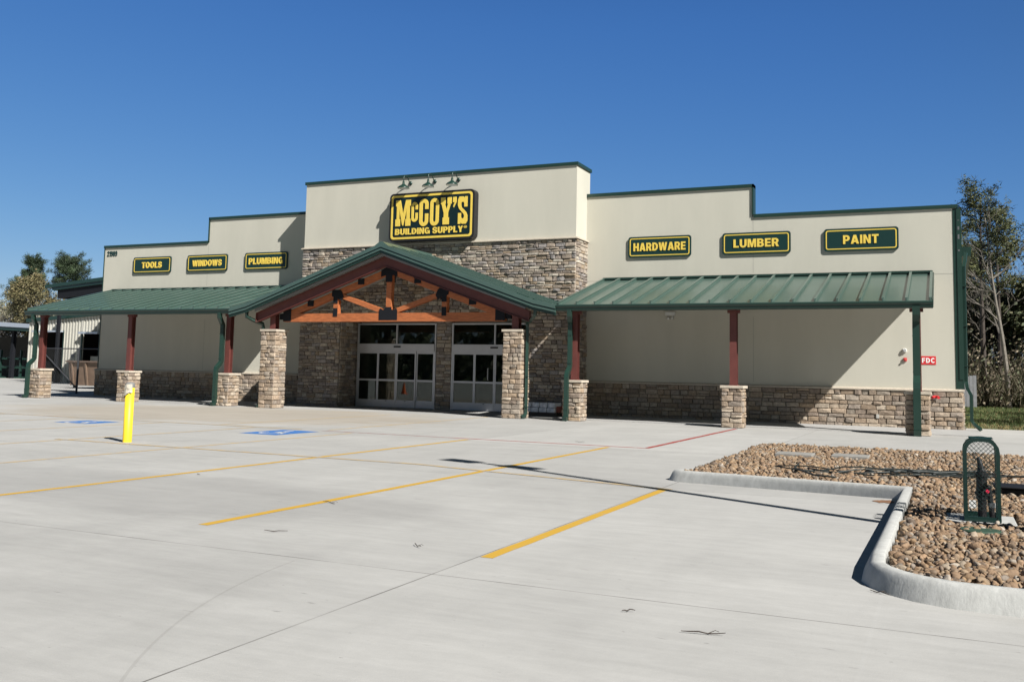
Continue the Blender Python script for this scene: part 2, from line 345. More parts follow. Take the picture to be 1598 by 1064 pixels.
def put(mb, vf, x0, x1, z0, z1, y, d, m=0, box=None):   # fit XY outline into a wall rectangle; thickness d towards -y, back face at y
    vs, fs = vf
    if not vs: return
    if box: ax0, ax1, ay0, ay1 = box
    else:
        ax0 = min(v[0] for v in vs); ax1 = max(v[0] for v in vs); ay0 = min(v[1] for v in vs); ay1 = max(v[1] for v in vs)
    zc = max(abs(v[2]) for v in vs) or 1
    mb.add([(x0+(v[0]-ax0)/(ax1-ax0)*(x1-x0), y-d*(v[2]/zc+1)/2, z0+(v[1]-ay0)/(ay1-ay0)*(z1-z0)) for v in vs], fs, m)
def put_ground(mb, vf, x0, x1, y0, y1, z, m=0):
    vs, fs = vf
    ax0 = min(v[0] for v in vs); ax1 = max(v[0] for v in vs); ay0 = min(v[1] for v in vs); ay1 = max(v[1] for v in vs)
    mb.add([(x0+(v[0]-ax0)/(ax1-ax0)*(x1-x0), y0+(v[1]-ay0)/(ay1-ay0)*(y1-y0), z) for v in vs], fs, m)
def rrect(x0, x1, z0, z1, r, n=5):
    p = []
    for cx, cz, a0 in ((x1-r,z1-r,0),(x0+r,z1-r,90),(x0+r,z0+r,180),(x1-r,z0+r,270)):
        for i in range(n+1): a = R(a0+90*i/n); p.append((cx+r*math.cos(a), cz+r*math.sin(a)))
    return p

PAL = [(.36,.275,.20),(.315,.235,.165),(.42,.34,.255),(.265,.205,.155),(.285,.245,.21),(.46,.39,.305),(.21,.165,.135),(.37,.30,.23),(.335,.245,.16),(.32,.28,.235)]
PALT = [(.345,.285,.225),(.295,.24,.19),(.41,.355,.29),(.25,.207,.175),(.285,.255,.235),(.455,.405,.335),(.205,.175,.155),(.365,.31,.25),(.33,.255,.18),(.275,.253,.24)]
def soften(pal, f, g): m_ = [sum(c[k] for c in pal)/len(pal) for k in range(3)]; return [tuple((m_[k]+(c[k]-m_[k])*f)*g for k in range(3)) for c in pal]
PAL = soften(PAL, .65, 1.0); PALT = soften(PALT, .9, .98)
def stones(mb, u0, u1, v0, v1, fn, rng, hs=(.09,.17), ws=(.16,.46), dep=.035, lap=0., holes=(), pal=PAL, m=0, rows=None):
    """ledge-stone facing: fn(u, v, d) -> point; holes are (u0,u1,v0,v1) left free"""
    if rows is None:
        rows = [v0]
        while rows[-1] < v1-.02:
            h = rng.uniform(*hs); rows.append(v1 if rows[-1]+h > v1-hs[0]*.8 else rows[-1]+h)
    for a, b in zip(rows[:-1], rows[1:]):
        segs = [(u0, u1)]
        for hu0, hu1, hv0, hv1 in holes:
            if a < hv1-.01 and b > hv0+.01:
                ns = []
                for s0, s1 in segs:
                    if hu1 <= s0 or hu0 >= s1: ns.append((s0, s1)); continue
                    if hu0 > s0: ns.append((s0, hu0))
                    if hu1 < s1: ns.append((hu1, s1))
                segs = ns
        for s0, s1 in segs:
            u = s0
            while u < s1-.01:
                wd = rng.uniform(*ws); e = u+wd
                if e > s1-ws[0]*.7: e = s1
                cells = [(u, e, a, b)]
                if b-a > hs[0]*1.5 and rng.random() < .28: mid = a+(b-a)*rng.uniform(.4,.6); cells = [(u, e, a, mid), (u, e, mid, b)]
                for cu0, cu1, cv0, cv1 in cells:
                    A = cu0-(lap if abs(cu0-u0) < 1e-6 else 0); B = cu1+(lap if abs(cu1-u1) < 1e-6 else 0)
                    g = .0035; d = dep*rng.uniform(.45, 1.45); i_ = .014; J = lambda q=.006: rng.uniform(-q, q)
                    A += g; B -= g; C = cv0+g; D = cv1-g
                    c = rng.choice(pal); k = rng.uniform(.86, 1.14); c = tuple(x*k for x in c)
                    o = [fn(A,C,-.01), fn(B,C,-.01), fn(B,D,-.01), fn(A,D,-.01)]
                    mu = (A+B)/2+J(.03); 
                    q = [fn(A+i_+J(),C+i_+J(),d+J(.008)), fn(mu,C+i_*.6,d*1.12+J(.01)), fn(B-i_+J(),C+i_+J(),d+J(.008)), fn(B-i_+J(),D-i_+J(),d+J(.008)), fn(mu+J(.02),D-i_*.6,d*1.12+J(.01)), fn(A+i_+J(),D-i_+J(),d+J(.008))]
                    ce = fn(mu+J(.03), (C+D)/2+J(.02), d*1.3+J(.012))
                    vs = o+q+[ce]
                    fs = [(0,1,6,5),(0,5,4),(1,6,6)[:0] or (1,7,6),(1,2,7),(2,3,9,8)[:0] or (2,8,7),(2,3,8),(3,9,8),(3,0,4),(3,4,9),
                          (4,5,10),(5,6,10),(6,7,10),(7,8,10),(8,9,10),(9,4,10)]
                    fs[0] = (0,1,5); fs.append((1,6,5))
                    fs = [f for i, f in enumerate(fs) if f != (1,6,5) or fs.index(f) == i]
                    fs = [(0,1,5),(0,5,4),(1,6,5),(1,2,7),(1,7,6),(2,8,7),(2,3,8),(3,9,8),(3,0,4),(3,4,9)]+fs[-7:-1] if False else \
                         [(0,1,5),(0,5,4),(1,6,5),(1,2,7),(1,7,6),(2,3,8),(2,8,7),(3,9,8),(3,0,4),(3,4,9),(4,5,10),(5,6,10),(6,7,10),(7,8,10),(8,9,10),(9,4,10)]
                    mb.add(vs, fs, m, c)
                u = e
    return rows

# ------------------------------------------------------------------ ground
g = MB().add([(-1500,-900,-.03),(900,-900,-.03),(900,1500,-.03),(-1500,1500,-.03)], [(0,1,2,3)]).build("ground", GRASS); kind(g, 'structure')
lot = MB().add([(-170,-90,0),(60,-90,0),(60,1.1,0),(-5,1.8,0),(-5,45,0),(-170,45,0)], [(0,1,2,3,4,5)]).build("parking_lot", CONC); kind(lot, 'structure')
WALK = mat("walk_concrete", (.34,.333,.32), .88, var=.1, vscale=2.5, bump=.2, bscale=80)
for nm, x0, x1 in (("walkway",-12.3,-.1),("walkway",-36.2,-23.9)):
    kind(MB().box(x0,x1,-3.3,-.02,-.02,.025).build(nm, WALK), 'structure')

# ------------------------------------------------------------------ store building
xL,xLs,xT0,xT1,xRs,xR = -35.68,-29.61,-23.83,-12.44,-6.66,-.58
yT = -1.055; zLow,zHigh,zT,zLed,zW = 6.70,7.71,8.66,6.11,1.2
XC = -18.13
store = thing("store_building", "cream stucco building supply store with stone base, raised centre front and green trim", "store", (XC,0,0))
rng = random.Random(4)
# stucco walls, left and right of the raised centre
mb = MB()
mb.prism_y([(xL,zW-.02),(xT0+.05,zW-.02),(xT0+.05,zHigh),(xLs,zHigh),(xLs,zLow),(xL,zLow)], 0, .3)
mb.box(xL,xT0+.05,.02,.3,0,zW-.02); mb.build("wall", STUCCO, store); mb = MB()
mb.prism_y([(xT1-.05,zW-.02),(xR,zW-.02),(xR,zLow),(xRs,zLow),(xRs,zHigh),(xT1-.05,zHigh)], 0, .3)
mb.box(xT1-.05,xR,.02,.3,0,zW-.02)
mb.build("wall", STUCCO, store)
# joints cut in the stucco
jm = mat("joint", (.33,.32,.28), .9)
mb = MB()
for x, a, b in ((-29.64,1.3,3.4),(-29.64,4.85,6.6),(-6.63,1.3,3.4),(-6.63,4.85,7.6)): MB().box(x-.007,x+.007,-.003,.01,a,b).build("control_joint", jm, store)
for x0, x1 in ((xL+.01,xT0),(xT1,xR-.01)): MB().box(x0,x1,-.0035,.01,4.675,4.687).build("control_joint", jm, store)
mb = MB()
mb.box(xT0,xT1,yT,yT+.3,zLed,zT); mb.box(xT1-.3,xT1,yT+.3,.29,zLed,zT); mb.box(xT0,xT0+.3,yT+.3,.29,zLed,zT); mb.box(xT0+.3,xT1-.3,-.01,.29,zLed+.8,zT)
mb.build("raised_front", STUCCO, store)
# copings
mb = MB(); o = .05; ch = .11
def cope(x0,x1,y0,y1,z): mb.box(x0-o,x1+o,y0-o,y1+o,z-.03,z+ch-.03)
cope(xL,xLs-.09,0,.3,zLow); cope(xLs,xT0-.06,0,.3,zHigh); cope(xT1+.06,xRs,0,.3,zHigh); cope(xRs+.1,xR,0,.3,zLow)
mb.box(xLs-.045,xLs+.002,-o,.3+o,zLow+.06,zHigh+ch-.031); mb.box(xRs-.002,xRs+.05,-o,.3+o,zLow+.06,zHigh+ch-.031)
cope(xT0,xT1,yT,.29,zT)
mb.box(xL-.045,xL-.002,-.02,.32,1.25,zLow-.03); mb.build("coping", GREEN, store)
# stone wainscot + cap
mb = MB(); MORT = (.19,.165,.135)
fnX = lambda x0, s=1: (lambda u,v,d: (x0+s*d, u, v))
fnF = lambda y0: (lambda u,v,d: (u, y0-d, v))
for a, b in ((xL-.08,xT0),(xT1+.06,xR+.08)):
    mb.add([(a,-.075,.0),(b,-.075,.0),(b,-.075,zW-.06),(a,-.075,zW-.06)], [(0,1,2,3)], 0, MORT)
    stones(mb, a, b, .0, zW-.06, fnF(-.075), rng, hs=(.11,.18), ws=(.18,.48), dep=.038)
    if a < -30: stones(mb, -.08, 1.2, 0, zW-.06, fnX(xL-.075,-1), rng)
    else: stones(mb, -.08, 1.2, 0, zW-.06, fnX(xR+.075), rng)
    mb.build("stone_base", STONE, store); mb = MB()
mb = MB()
for a, b in ((xL-.13,xT0-.02),(xT1+.09,xR+.13)): mb.prism_x([(-.0,zW-.06),(-.135,zW-.06),(-.135,zW-.015),(-.0,zW+.012)], a, b)
mb.prism_x([(yT+.05,zLed-.05),(yT-.13,zLed-.05),(yT-.13,zLed-.01),(yT+.0,zLed+.02)], xT0-.06, xT1+.1)
mb.box(xT1-.02,xT1+.1,yT+.05,0,zLed-.05,zLed+.001); mb.build("stone_ledge", CAP, store)
# stone faced centre
DX0,DX1,DZ = -21.98,-14.2,3.32
mb = MB(); ys = yT-.03
mb.add([(xT0,ys,0),(DX0,ys,0),(DX0,ys,zLed-.05),(xT0,ys,zLed-.05)], [(0,1,2,3)], 0, MORT)
mb.add([(DX1,ys,0),(xT1,ys,0),(xT1,ys,zLed-.05),(DX1,ys,zLed-.05)], [(0,1,2,3)], 0, MORT)
mb.add([(DX0,ys,DZ),(DX1,ys,DZ),(DX1,ys,zLed-.05),(DX0,ys,zLed-.05)], [(0,1,2,3)], 0, MORT)
stones(mb, xT0, xT1, 0, zLed-.05, fnF(ys), rng, hs=(.08,.17), ws=(.15,.42), dep=.042, lap=.02, holes=[(DX0,DX1,-1,DZ)], pal=PALT)
mb.add([(xT1+.02,yT,0),(xT1+.02,0,0),(xT1+.02,0,zLed-.05),(xT1+.02,yT,zLed-.05)], [(0,1,2,3)], 0, MORT)
stones(mb, yT, 0, 0, zLed-.05, fnX(xT1+.02), rng, lap=.02, pal=PALT)
stones(mb, yT, 0, 0, zLed-.05, fnX(xT0-.0,-1), rng, lap=.02, pal=PALT)
# recess jambs, pier between the doors, soffit
mb.add([(DX0,yT,0),(DX0,.1,0),(DX0,.1,DZ),(DX0,yT,DZ)], [(0,1,2,3)], 0, MORT)
stones(mb, yT, .1, 0, DZ, fnX(DX0), rng, pal=PALT)
mb.add([(DX1,yT,0),(DX1,.1,0),(DX1,.1,DZ),(DX1,yT,DZ)], [(0,1,2,3)], 0, MORT)
stones(mb, yT, .1, 0, DZ, fnX(DX1,-1), rng, pal=PALT)
mb.add([(-18.32,-.06,0),(-17.70,-.06,0),(-17.70,-.06,DZ),(-18.32,-.06,DZ)], [(0,1,2,3)], 0, MORT)
stones(mb, -18.33, -17.69, 0, DZ, fnF(-.06), rng, pal=PALT)
mb.box(-18.32,-17.70,-.05,.2,0,DZ,0,MORT); mb.box(DX0-.3,-21.85,.05,.2,0,DZ,0,MORT); mb.box(-14.18,DX1+.3,.05,.2,0,DZ,0,MORT)
mb.build("stone_front", STONE, store)
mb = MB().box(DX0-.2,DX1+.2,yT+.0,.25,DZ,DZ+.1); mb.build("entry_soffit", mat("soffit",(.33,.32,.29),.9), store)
# inside seen through the glass
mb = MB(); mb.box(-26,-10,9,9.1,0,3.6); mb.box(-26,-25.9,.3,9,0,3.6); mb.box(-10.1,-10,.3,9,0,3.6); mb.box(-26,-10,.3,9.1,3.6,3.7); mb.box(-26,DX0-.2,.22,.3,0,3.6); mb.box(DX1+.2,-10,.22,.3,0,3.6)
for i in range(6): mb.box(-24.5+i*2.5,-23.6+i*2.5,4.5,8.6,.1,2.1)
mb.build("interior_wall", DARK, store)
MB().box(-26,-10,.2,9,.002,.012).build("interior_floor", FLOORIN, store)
LIT = emit("ceiling_lamp", (1,.97,.9), 3)
for x, y in ((-16.9,1.6),(-16.55,1.2),(-20.2,6.5)): MB().box(x-.22,x+.22,y-.05,y+.05,3.5,3.54).build("ceiling_lamp", LIT, store)
# sliding doors
def door_unit(x0, sensor_x, handle=None):
    fr = MB(); W = 3.49; x1 = x0+W; ya, yb = -.07, .05
    cs = [x0, x0+.965, x0+1.80, x0+2.66, x1]; t = .035
    fr.box(x0,x0+.06,ya,yb,0,3.22); fr.box(x1-.06,x1,ya,yb,0,3.22)
    fr.box(x0+.06,x1-.06,ya,yb,3.16,3.22); fr.box(x0+.06,x1-.06,ya-.05,yb,2.16,2.43)
    xm = x0+1.77; fr.box(xm-.03,xm+.03,ya,yb,2.43,3.16)
    panes = MB()
    for i in range(4):
        a, b = cs[i], cs[i+1]; yy = ya+(.0 if i in (0,3) else -.035)
        a += .06 if i == 0 else .004; b -= .06 if i == 3 else .004; s = .05
        fr.box(a,a+s,yy+.01,yy+.055,.02,2.158); fr.box(b-s,b,yy+.01,yy+.055,.02,2.158)
        fr.box(a+s,b-s,yy+.01,yy+.055,.02,.30); fr.box(a+s,b-s,yy+.01,yy+.055,1.01,1.08); fr.box(a+s,b-s,yy+.01,yy+.055,2.06,2.158)
        panes.box(a+s-.005,b-s+.005,yy+.028,yy+.036,.29,1.02); panes.box(a+s-.005,b-s+.005,yy+.028,yy+.036,1.07,2.07)
    panes.box(x0+.05,xm-.02,-.02,-.012,2.42,3.17); panes.box(xm+.02,x1-.05,-.02,-.012,2.42,3.17)
    f = fr.build("sliding_door", ALU, store); panes.build("pane", GLASS, f)
    MB().box(sensor_x-.15,sensor_x+.15,ya-.075,ya-.052,2.29,2.35).build("sensor", BLACK, f)
    for i in (1,2): MB().box((cs[i]+cs[i+1])/2-.03,(cs[i]+cs[i+1])/2+.03,ya-.04,ya-.026,.25,.275).build("lock", BLACK, f)
    if handle: MB().tube([(handle,-.10,1.14),(handle,-.16,1.14),(handle,-.16,1.56),(handle,-.10,1.56)], .018).build("handle", ALU, f)
door_unit(-21.84, -20.0); door_unit(-17.68, -15.9, -16.12)
# metal body behind the front
mb = MB(); mb.prism_y([(xL+.15,0),(xR-.15,0),(xR-.15,5.35),(XC,6.5),(xL+.15,5.35)], .3, 30); mb.build("metal_body", CORR, store)
mb = MB(); mb.prism_y([(xR-.16,5.3),(xR+.40,5.30),(xR+.42,5.58),(XC,6.64),(xL-.42,5.58),(xL-.4,5.30),(xL+.14,5.3),(XC,6.52)], .85, 30.4); mb.build("eave", GREEN, store)
mb = MB(); mb.box(xR-.1,xR+.13,-.012,.32,zW+.02,zLow-.04); mb.box(xR+.0,xR+.11,-.035,-.012,zW+.3,zLow-.08)
for k, (z, h_) in enumerate(((6.28,.02),(6.0,.10),(5.72,.14),(5.35,.05))): mb.box(xR+.03,xR+.08,-.04,-.034,z,z+h_,1)
mb.build("corner_trim", [GREEN, GREY], store)
mb = MB().tube([(-.33,.45,5.35),(-.36,.3,5.1),(-.40,.15,4.9),(-.40,.13,1.45),(-.38,-.02,1.25),(-.28,-.05,1.05),(-.28,-.05,.3),(-.22,-.1,.2),(-.05,-.3,.06)], .062, 4, square=True)
for z in (4.3,3.1,1.9,.45): mb.box(-.47,-.33,.06,.18,z,z+.03)
mb.build("downspout", GREEN, store)

# ------------------------------------------------------------------ side canopies
zE, zB, yE, yc = 3.50, 4.68, -4.37, -3.85
def pier(parent, name, x, zc, wd=.54, z0=0., seed=0, post=True, ptop=3.36, pw=.10):
    r_ = random.Random(seed); h = wd/2; mb = MB(); top = zc-.075
    mb.box(x-h,x+h,yc-h,yc+h,0,top,0,MORT)
    rows = None; hh = (.10,.165) if zc < 2 else (.10,.18)
    rows = stones(mb, x-h, x+h, 0, top, lambda u,v,d: (u,yc-h-d,v), r_, hh, (.14,.33), .034, .022)
    stones(mb, yc-h, yc+h, 0, top, lambda u,v,d: (x+h+d,u,v), r_, hh, (.14,.33), .034, .015, rows=rows)
    stones(mb, yc-h, yc+h, 0, top, lambda u,v,d: (x-h-d,u,v), r_, hh, (.14,.33), .034, .015, rows=rows)
    stones(mb, x-h, x+h, 0, top, lambda u,v,d: (u,yc+h+d,v), r_, hh, (.14,.33), .034, .015, rows=rows)
    p = mb.build(name, STONE, parent)
    c = h+.062; MB().box(x-c,x+c,yc-c,yc+c,top,zc).build("cap", CAP, p, bevel=.008)
    if post:
        q = MB(); b = pw; q.box(x-b,x+b,yc-b,yc-b+.018,zc,ptop); q.box(x-b,x+b,yc+b-.018,yc+b,zc,ptop); q.box(x-.012,x+.012,yc-b+.018,yc+b-.018,zc,ptop)
        q.box(x-b-.03,x+b+.03,yc-b-.03,yc+b+.03,zc,zc+.02); q.box(x-b-.05,x+b+.05,yc-b-.02,yc+b+.02,ptop-.02,ptop)
        q.build("post", RED, parent)
    return p
def downspout(parent, x, xo, zc, wd=.092, back=-4.0, front=-4.24):
    t = MB().tube([(xo,-4.40,3.38),(xo,-4.39,3.2),(xo*.5+x*.5,-4.22,3.05),(x,back-.06,2.95),(x,back-.06,zc+.42),(x,back-.12,zc+.33),(x,front-.05,zc+.18),(x,front-.075,zc+.08),(x,front-.075,.16),(x,front-.11,.08),(x,front-.22,.06)], wd, 4, square=True)
    w_ = wd*.73
    for z in (2.6,zc+.5): t.box(x-w_,x+w_,back-.14,back+.0,z,z+.03)
    t.box(x-w_,x+w_,front-.148,front+.03,.33,.36)
    return t.build("downspout", GREEN, parent)
def canopy(x0, x1, cols, spouts, side):
    can = MB(); sl_ = (zB-zE)/(-yE)
    can.prism_x([(yE,zE-.0),(yE,zE+.03),(.0,zB+.03),(.0,zB-.06),(yE,zE-.06)], x0, x1)
    ob = can.build("canopy", ROOF, store)
    rb = MB(); n = 18; st = (x1-x0-.1)/n
    for i in range(n+1):
        x = x0+.05+i*st
        for xa, xb, za, zb_ in ((x-.018,x+.018,.0,.068),(x-.036,x+.036,.069,.088)):
            rb.add([(xa,yE,zE+.03+za),(xb,yE,zE+.03+za),(xb,-.03,zB+.02+za),(xa,-.03,zB+.02+za),(xa,yE,zE+.03+zb_),(xb,yE,zE+.03+zb_),(xb,-.03,zB+.02+zb_),(xa,-.03,zB+.02+zb_)],
                   [(0,3,2,1),(4,5,6,7),(0,1,5,4),(1,2,6,5),(2,3,7,6),(3,0,4,7)])
    rb.build("roof_rib", ROOF, ob)
    fl = MB(); fl.box(x0+.02,x1-.02,-.14,-.005,zB+.03,zB+.10); fl.build("ridge_flashing", GREEN, ob)
    gu = MB(); gu.prism_x([(-4.30,zE-.17),(-4.43,zE-.17),(-4.455,zE-.13),(-4.455,zE-.085),(-4.50,zE-.03),(-4.50,zE+.005),(-4.36,zE+.005),(-4.36,zE-.02),(-4.30,zE-.02)], x0-.01, x1+.01)
    for xe in (x0, x1): # rake trims
        s = .02 if xe == x0 else -.02
        gu.add([(xe-s,yE+.02,zE-.15),(xe+s*.2,yE+.02,zE-.15),(xe+s*.2,0,zB-.15),(xe-s,0,zB-.15),(xe-s,yE+.02,zE+.06),(xe+s*.2,yE+.02,zE+.06),(xe+s*.2,0,zB+.06),(xe-s,0,zB+.06)],
               [(0,3,2,1),(4,5,6,7),(0,1,5,4),(1,2,6,5),(2,3,7,6),(3,0,4,7)])
    gu.build("gutter", GREEN, ob)
    bm_ = MB(); bm_.box(x0+.15,x1-.15,yc-.07,yc+.07,3.38,3.58)
    for x, zc, sd in cols:
        bm_.prism_x([(yc,3.37),(-.05,4.30),(-.05,4.48),(yc,3.57)], x-.05, x+.05)
        bm_.box(x-.17,x+.17,yc-.09,yc+.09,3.27,3.38)
    bm_.build("beam", RED, ob)
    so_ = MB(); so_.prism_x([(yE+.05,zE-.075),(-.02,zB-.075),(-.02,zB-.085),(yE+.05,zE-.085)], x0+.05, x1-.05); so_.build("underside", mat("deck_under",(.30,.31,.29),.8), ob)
    for x, zc, sd in cols: pier(ob, "pier", x, zc, seed=sd)
    for x, xo, zc, wd in spouts: downspout(ob, x, xo, zc, wd)
canopy(-35.03, -24.46, [(-34.607,1.19,1),(-29.777,1.19,2),(-24.919,1.19,3)], [(-34.80,-34.6,1.19,.092),(-25.08,-24.95,1.19,.092)], -1)
canopy(-11.78, -1.24, [(-11.352,1.24,4),(-6.496,1.19,5),(-1.646,1.15,6)], [(-11.45,-11.35,1.24,.092),(-1.655,-1.64,1.15,.13)], 1)

# ------------------------------------------------------------------ entrance porch (gable)
zP = 5.58; hx = 5.58; zCn = 3.62; hx2 = 6.34; zEn = 3.45
def roofline(off=0.): return [(XC-hx2,zEn+off),(XC-hx,zCn+off),(XC,zP+off),(XC+hx,zCn+off),(XC+hx2,zEn+off)]
def band(mb, t, b, y0, y1, m=0, lim=None):
    T = roofline(t); B = roofline(b); mb.prism_y(T+B[::-1], y0, y1, m)
porch = MB(); T_ = [(XC-hx,zCn),(XC,zP),(XC+hx,zCn)]; porch.prism_y([(x,z+.05) for x,z in T_]+[(x,z-.06) for x,z in T_[::-1]], -3.7, yT+.02); band(porch, .05, -.06, -4.43, -3.70)
pr = porch.build("entrance_porch", ROOF, store)
mb = MB()
for s in (-1, 1):                                         # standing ribs down the slopes
    for i in range(6):
        y = -4.1+i*.58
        mb.beam((XC,y,zP+.08),(XC+s*hx,y,zCn+.08),.05,.06,0,(0,1,0))
mb.build("roof_rib", ROOF, pr)
mb = MB(); mb.prism_y([(XC-.28,zP-.02),(XC-.06,zP+.13),(XC+.06,zP+.13),(XC+.28,zP-.02),(XC,zP+.06)], -4.47, yT); mb.build("ridge_cap", ROOF, pr)
mb = MB()
band(mb, .075, -.05, -4.50, -4.432, 1); band(mb, -.052, -.10, -4.47, -4.42); band(mb, -.102, -.16, -4.50, -4.42, 1); band(mb, -.162, -.20, -4.47, -4.42); band(mb, -.202, -.25, -4.46, -4.40)
for s in (-1, 1):
    for i in range(7): x = XC+s*(hx-.12-i*.07 if i else hx); z = zCn+.08+(hx-abs(x-XC))*.352; mb.box(x-.022,x+.022,-4.44,-4.40,z-.01,z+.02)
mb.build("fascia", [GREEN, ROOF], pr)
mb = MB(); mb.prism_y([(XC-hx+.3,zCn-.14),(XC,zP-.26),(XC+hx-.3,zCn-.14),(XC+hx-.3,zCn-.21),(XC,zP-.33),(XC-hx+.3,zCn-.21)], -4.36, -4.28); mb.build("grey_trim", mat("trim_grey",(.16,.165,.165),.6), pr)
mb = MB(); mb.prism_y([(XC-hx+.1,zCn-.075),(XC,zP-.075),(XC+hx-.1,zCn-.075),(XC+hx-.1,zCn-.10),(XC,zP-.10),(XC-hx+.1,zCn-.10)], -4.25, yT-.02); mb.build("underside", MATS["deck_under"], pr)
sr = .352
for s in (-1, 1):                                         # red steel rafters, front and back
    mb = MB()
    for y in (-4.12,):
        for za, zb_, dy in ((-.33,-.35,.075),(-.35,-.66,.012),(-.66,-.68,.075)):
            e = hx-.25; mb.prism_y([(XC,zP+za),(XC+s*e,zP+za-e*sr),(XC+s*e,zP+zb_-e*sr),(XC,zP+zb_)], y-dy, y+dy)
        e = hx-.25; mb.prism_y([(XC+s*e,zP-.33-e*sr),(XC+s*(e+.02),zP-.33-e*sr),(XC+s*(e+.02),zP-.68-e*sr),(XC+s*e,zP-.68-e*sr)], y-.075, y+.075)
    mb.build("rafter", RED, pr)
for x, sd in ((-22.895,11),(-13.355,12)): pier(pr, "stone_column", x, 2.78, .60, seed=sd, ptop=3.62, pw=.115)
for s, x in ((-1,-22.895),(1,-13.355)):
    xo = XC+s*5.62; xi = x+s*.42
    t = MB().tube([(xo,-4.36,3.40),(xo,-4.35,3.22),(xo*.6+xi*.4,-4.2,3.1),(xi,-3.98,2.98),(xi,-3.95,2.86),(xi,-3.95,.18),(xi,-4.02,.09),(xi-s*.06,-4.16,.05)], .066, 4, square=True)
    for z in (2.6,1.3,.35): t.box(xi-.065,xi+.065,-4.02,-3.87,z,z+.03)
    t.build("downspout", GREEN, pr)
# timber trusses
def truss(y, full=True):
    zb0, zb1 = 3.06, 3.35; xa, xb = XC-4.36, XC+4.36; top = 4.90; d = .10
    def ztc(x): return top-abs(x-XC)*.352
    t = MB(); t.box(xa,xb,y-d,y+d,zb0,zb1)
    for s in (-1, 1):
        t.prism_y([(XC,top+.0),(XC+s*4.30,ztc(XC+4.30)),(XC+s*4.30,ztc(XC+4.30)-.0),(XC+s*4.1,zb1+.001),(XC+s*3.72,zb1+.001),(XC,top-.21)], y-d+.004, y+d-.004)
        xv = XC+s*2.15; t.box(xv-.095,xv+.095,y-d+.01,y+d-.01,zb1,ztc(xv)-.12)
        t.beam((XC+s*.25,y,zb1+.06),(XC+s*2.1,y,ztc(XC+2.1)-.15),.16,.17,0)
    t.box(XC-.10,XC+.10,y-d+.006,y+d-.006,zb1,top-.1)
    ob = t.build("timber_truss", WOOD, store)
    e0, e1 = y-d-.012, y-d-.001
    for f0, f1 in ((e0,e1),(y+d+.001,y+d+.012)):
        MB().prism_y([(XC-.36,zb0+.05),(XC+.36,zb0+.05),(XC+.36,zb0+.36),(XC+.32,zb1+.16),(XC+.2,zb1+.1),(XC+.13,zb1+.12),(XC+.13,zb1+.2),(XC-.13,zb1+.2),(XC-.13,zb1+.12),(XC-.2,zb1+.1),(XC-.32,zb1+.16),(XC-.36,zb0+.36)], f0, f1).build('metal_plate', NAVY, ob)
        MB().prism_y([(XC-.13,top-.5),(XC+.13,top-.5),(XC+.13,top-.26),(XC+.32,top-.32),(XC+.32,top-.08),(XC,top+.06),(XC-.32,top-.08),(XC-.32,top-.32),(XC-.13,top-.26)], f0, f1).build('metal_plate', NAVY, ob)
        for s in (-1, 1):
            xv = XC+s*2.15; z = ztc(xv)
            MB().prism_y([(xv-s*.0-s*.33,z-.22),(xv-s*.26,z-.05),(xv-s*.2,z+.02),(xv+s*.16,z+.04),(xv+s*.16,z-.2),(xv+s*.09,z-.22),(xv+s*.09,z-.44),(xv-s*.09,z-.44),(xv-s*.09,z-.27),(xv-s*.24,z-.36)], f0, f1).build('metal_plate', NAVY, ob)
            MB().box(xv-.085,xv+.085,f0-.001,f1+.001,zb0+.18,zb1+.18).build('metal_plate', NAVY, ob)
            xe = XC+s*4.2; MB().box(xe-.17,xe+.17,f0-.002,f1+.002,zb0+.02,zb0+.46).build('metal_plate', NAVY, ob)
            for q in (1.12, 3.2): xx = XC+s*q; MB().box(xx-.13,xx+.13,f0,f1,ztc(xx)-.17,ztc(xx)+.04).build('metal_plate', NAVY, ob)
    for x in (xa-.1, xb+.1): MB().box(x-.1,x+.1,y-.06,y+.06,zb0+.08,zb0+.3).build("bracket", NAVY, ob)
truss(-3.78)

# ------------------------------------------------------------------ signs on the front
def dept_sign(xc, word, tw, label):
    z0, z1 = 5.46, 6.18; W = 1.1
    t = thing("department_sign", label, "sign", (xc,0,z0), "green department signs along the parapet")
    y0 = -.015; b = MB(); put(b, curve_polys([rrect(-W,W,0,.72,.09)], .03), xc-W, xc+W, z0, z1, y0, .045); b.box(xc-.8,xc+.8,y0,0,z0+.15,z1-.15); b.build("panel", DGREEN, t)
    b = MB(); put(b, curve_polys([rrect(-W+.055,W-.055,.055,.665,.07), rrect(-W+.085,W-.085,.085,.635,.05)], .003), xc-W+.055, xc+W-.055, z0+.055, z1-.055, y0-.045, .006); b.build("border", YEL, t)
    b = MB(); vf = text_polys(word); put(b, vf, xc-tw/2, xc+tw/2, z0+.22, z0+.50, y0-.045, .02); b.build("lettering", YEL, t)
    return t
dept_sign(-32.76, "TOOLS", 1.16, "green sign with yellow border reading TOOLS on the left parapet")
dept_sign(-29.63, "WINDOWS", 1.60, "green sign with yellow border reading WINDOWS on the left parapet")
dept_sign(-26.50, "PLUMBING", 1.76, "green sign with yellow border reading PLUMBING, half in the tower's shadow")
dept_sign(-9.78, "HARDWARE", 1.82, "green sign with yellow border reading HARDWARE nearest the entrance tower")
dept_sign(-6.53, "LUMBER", 1.46, "green sign with yellow border reading LUMBER below the parapet step")
dept_sign(-3.30, "PAINT", 1.05, "green sign with yellow border reading PAINT at the right end")

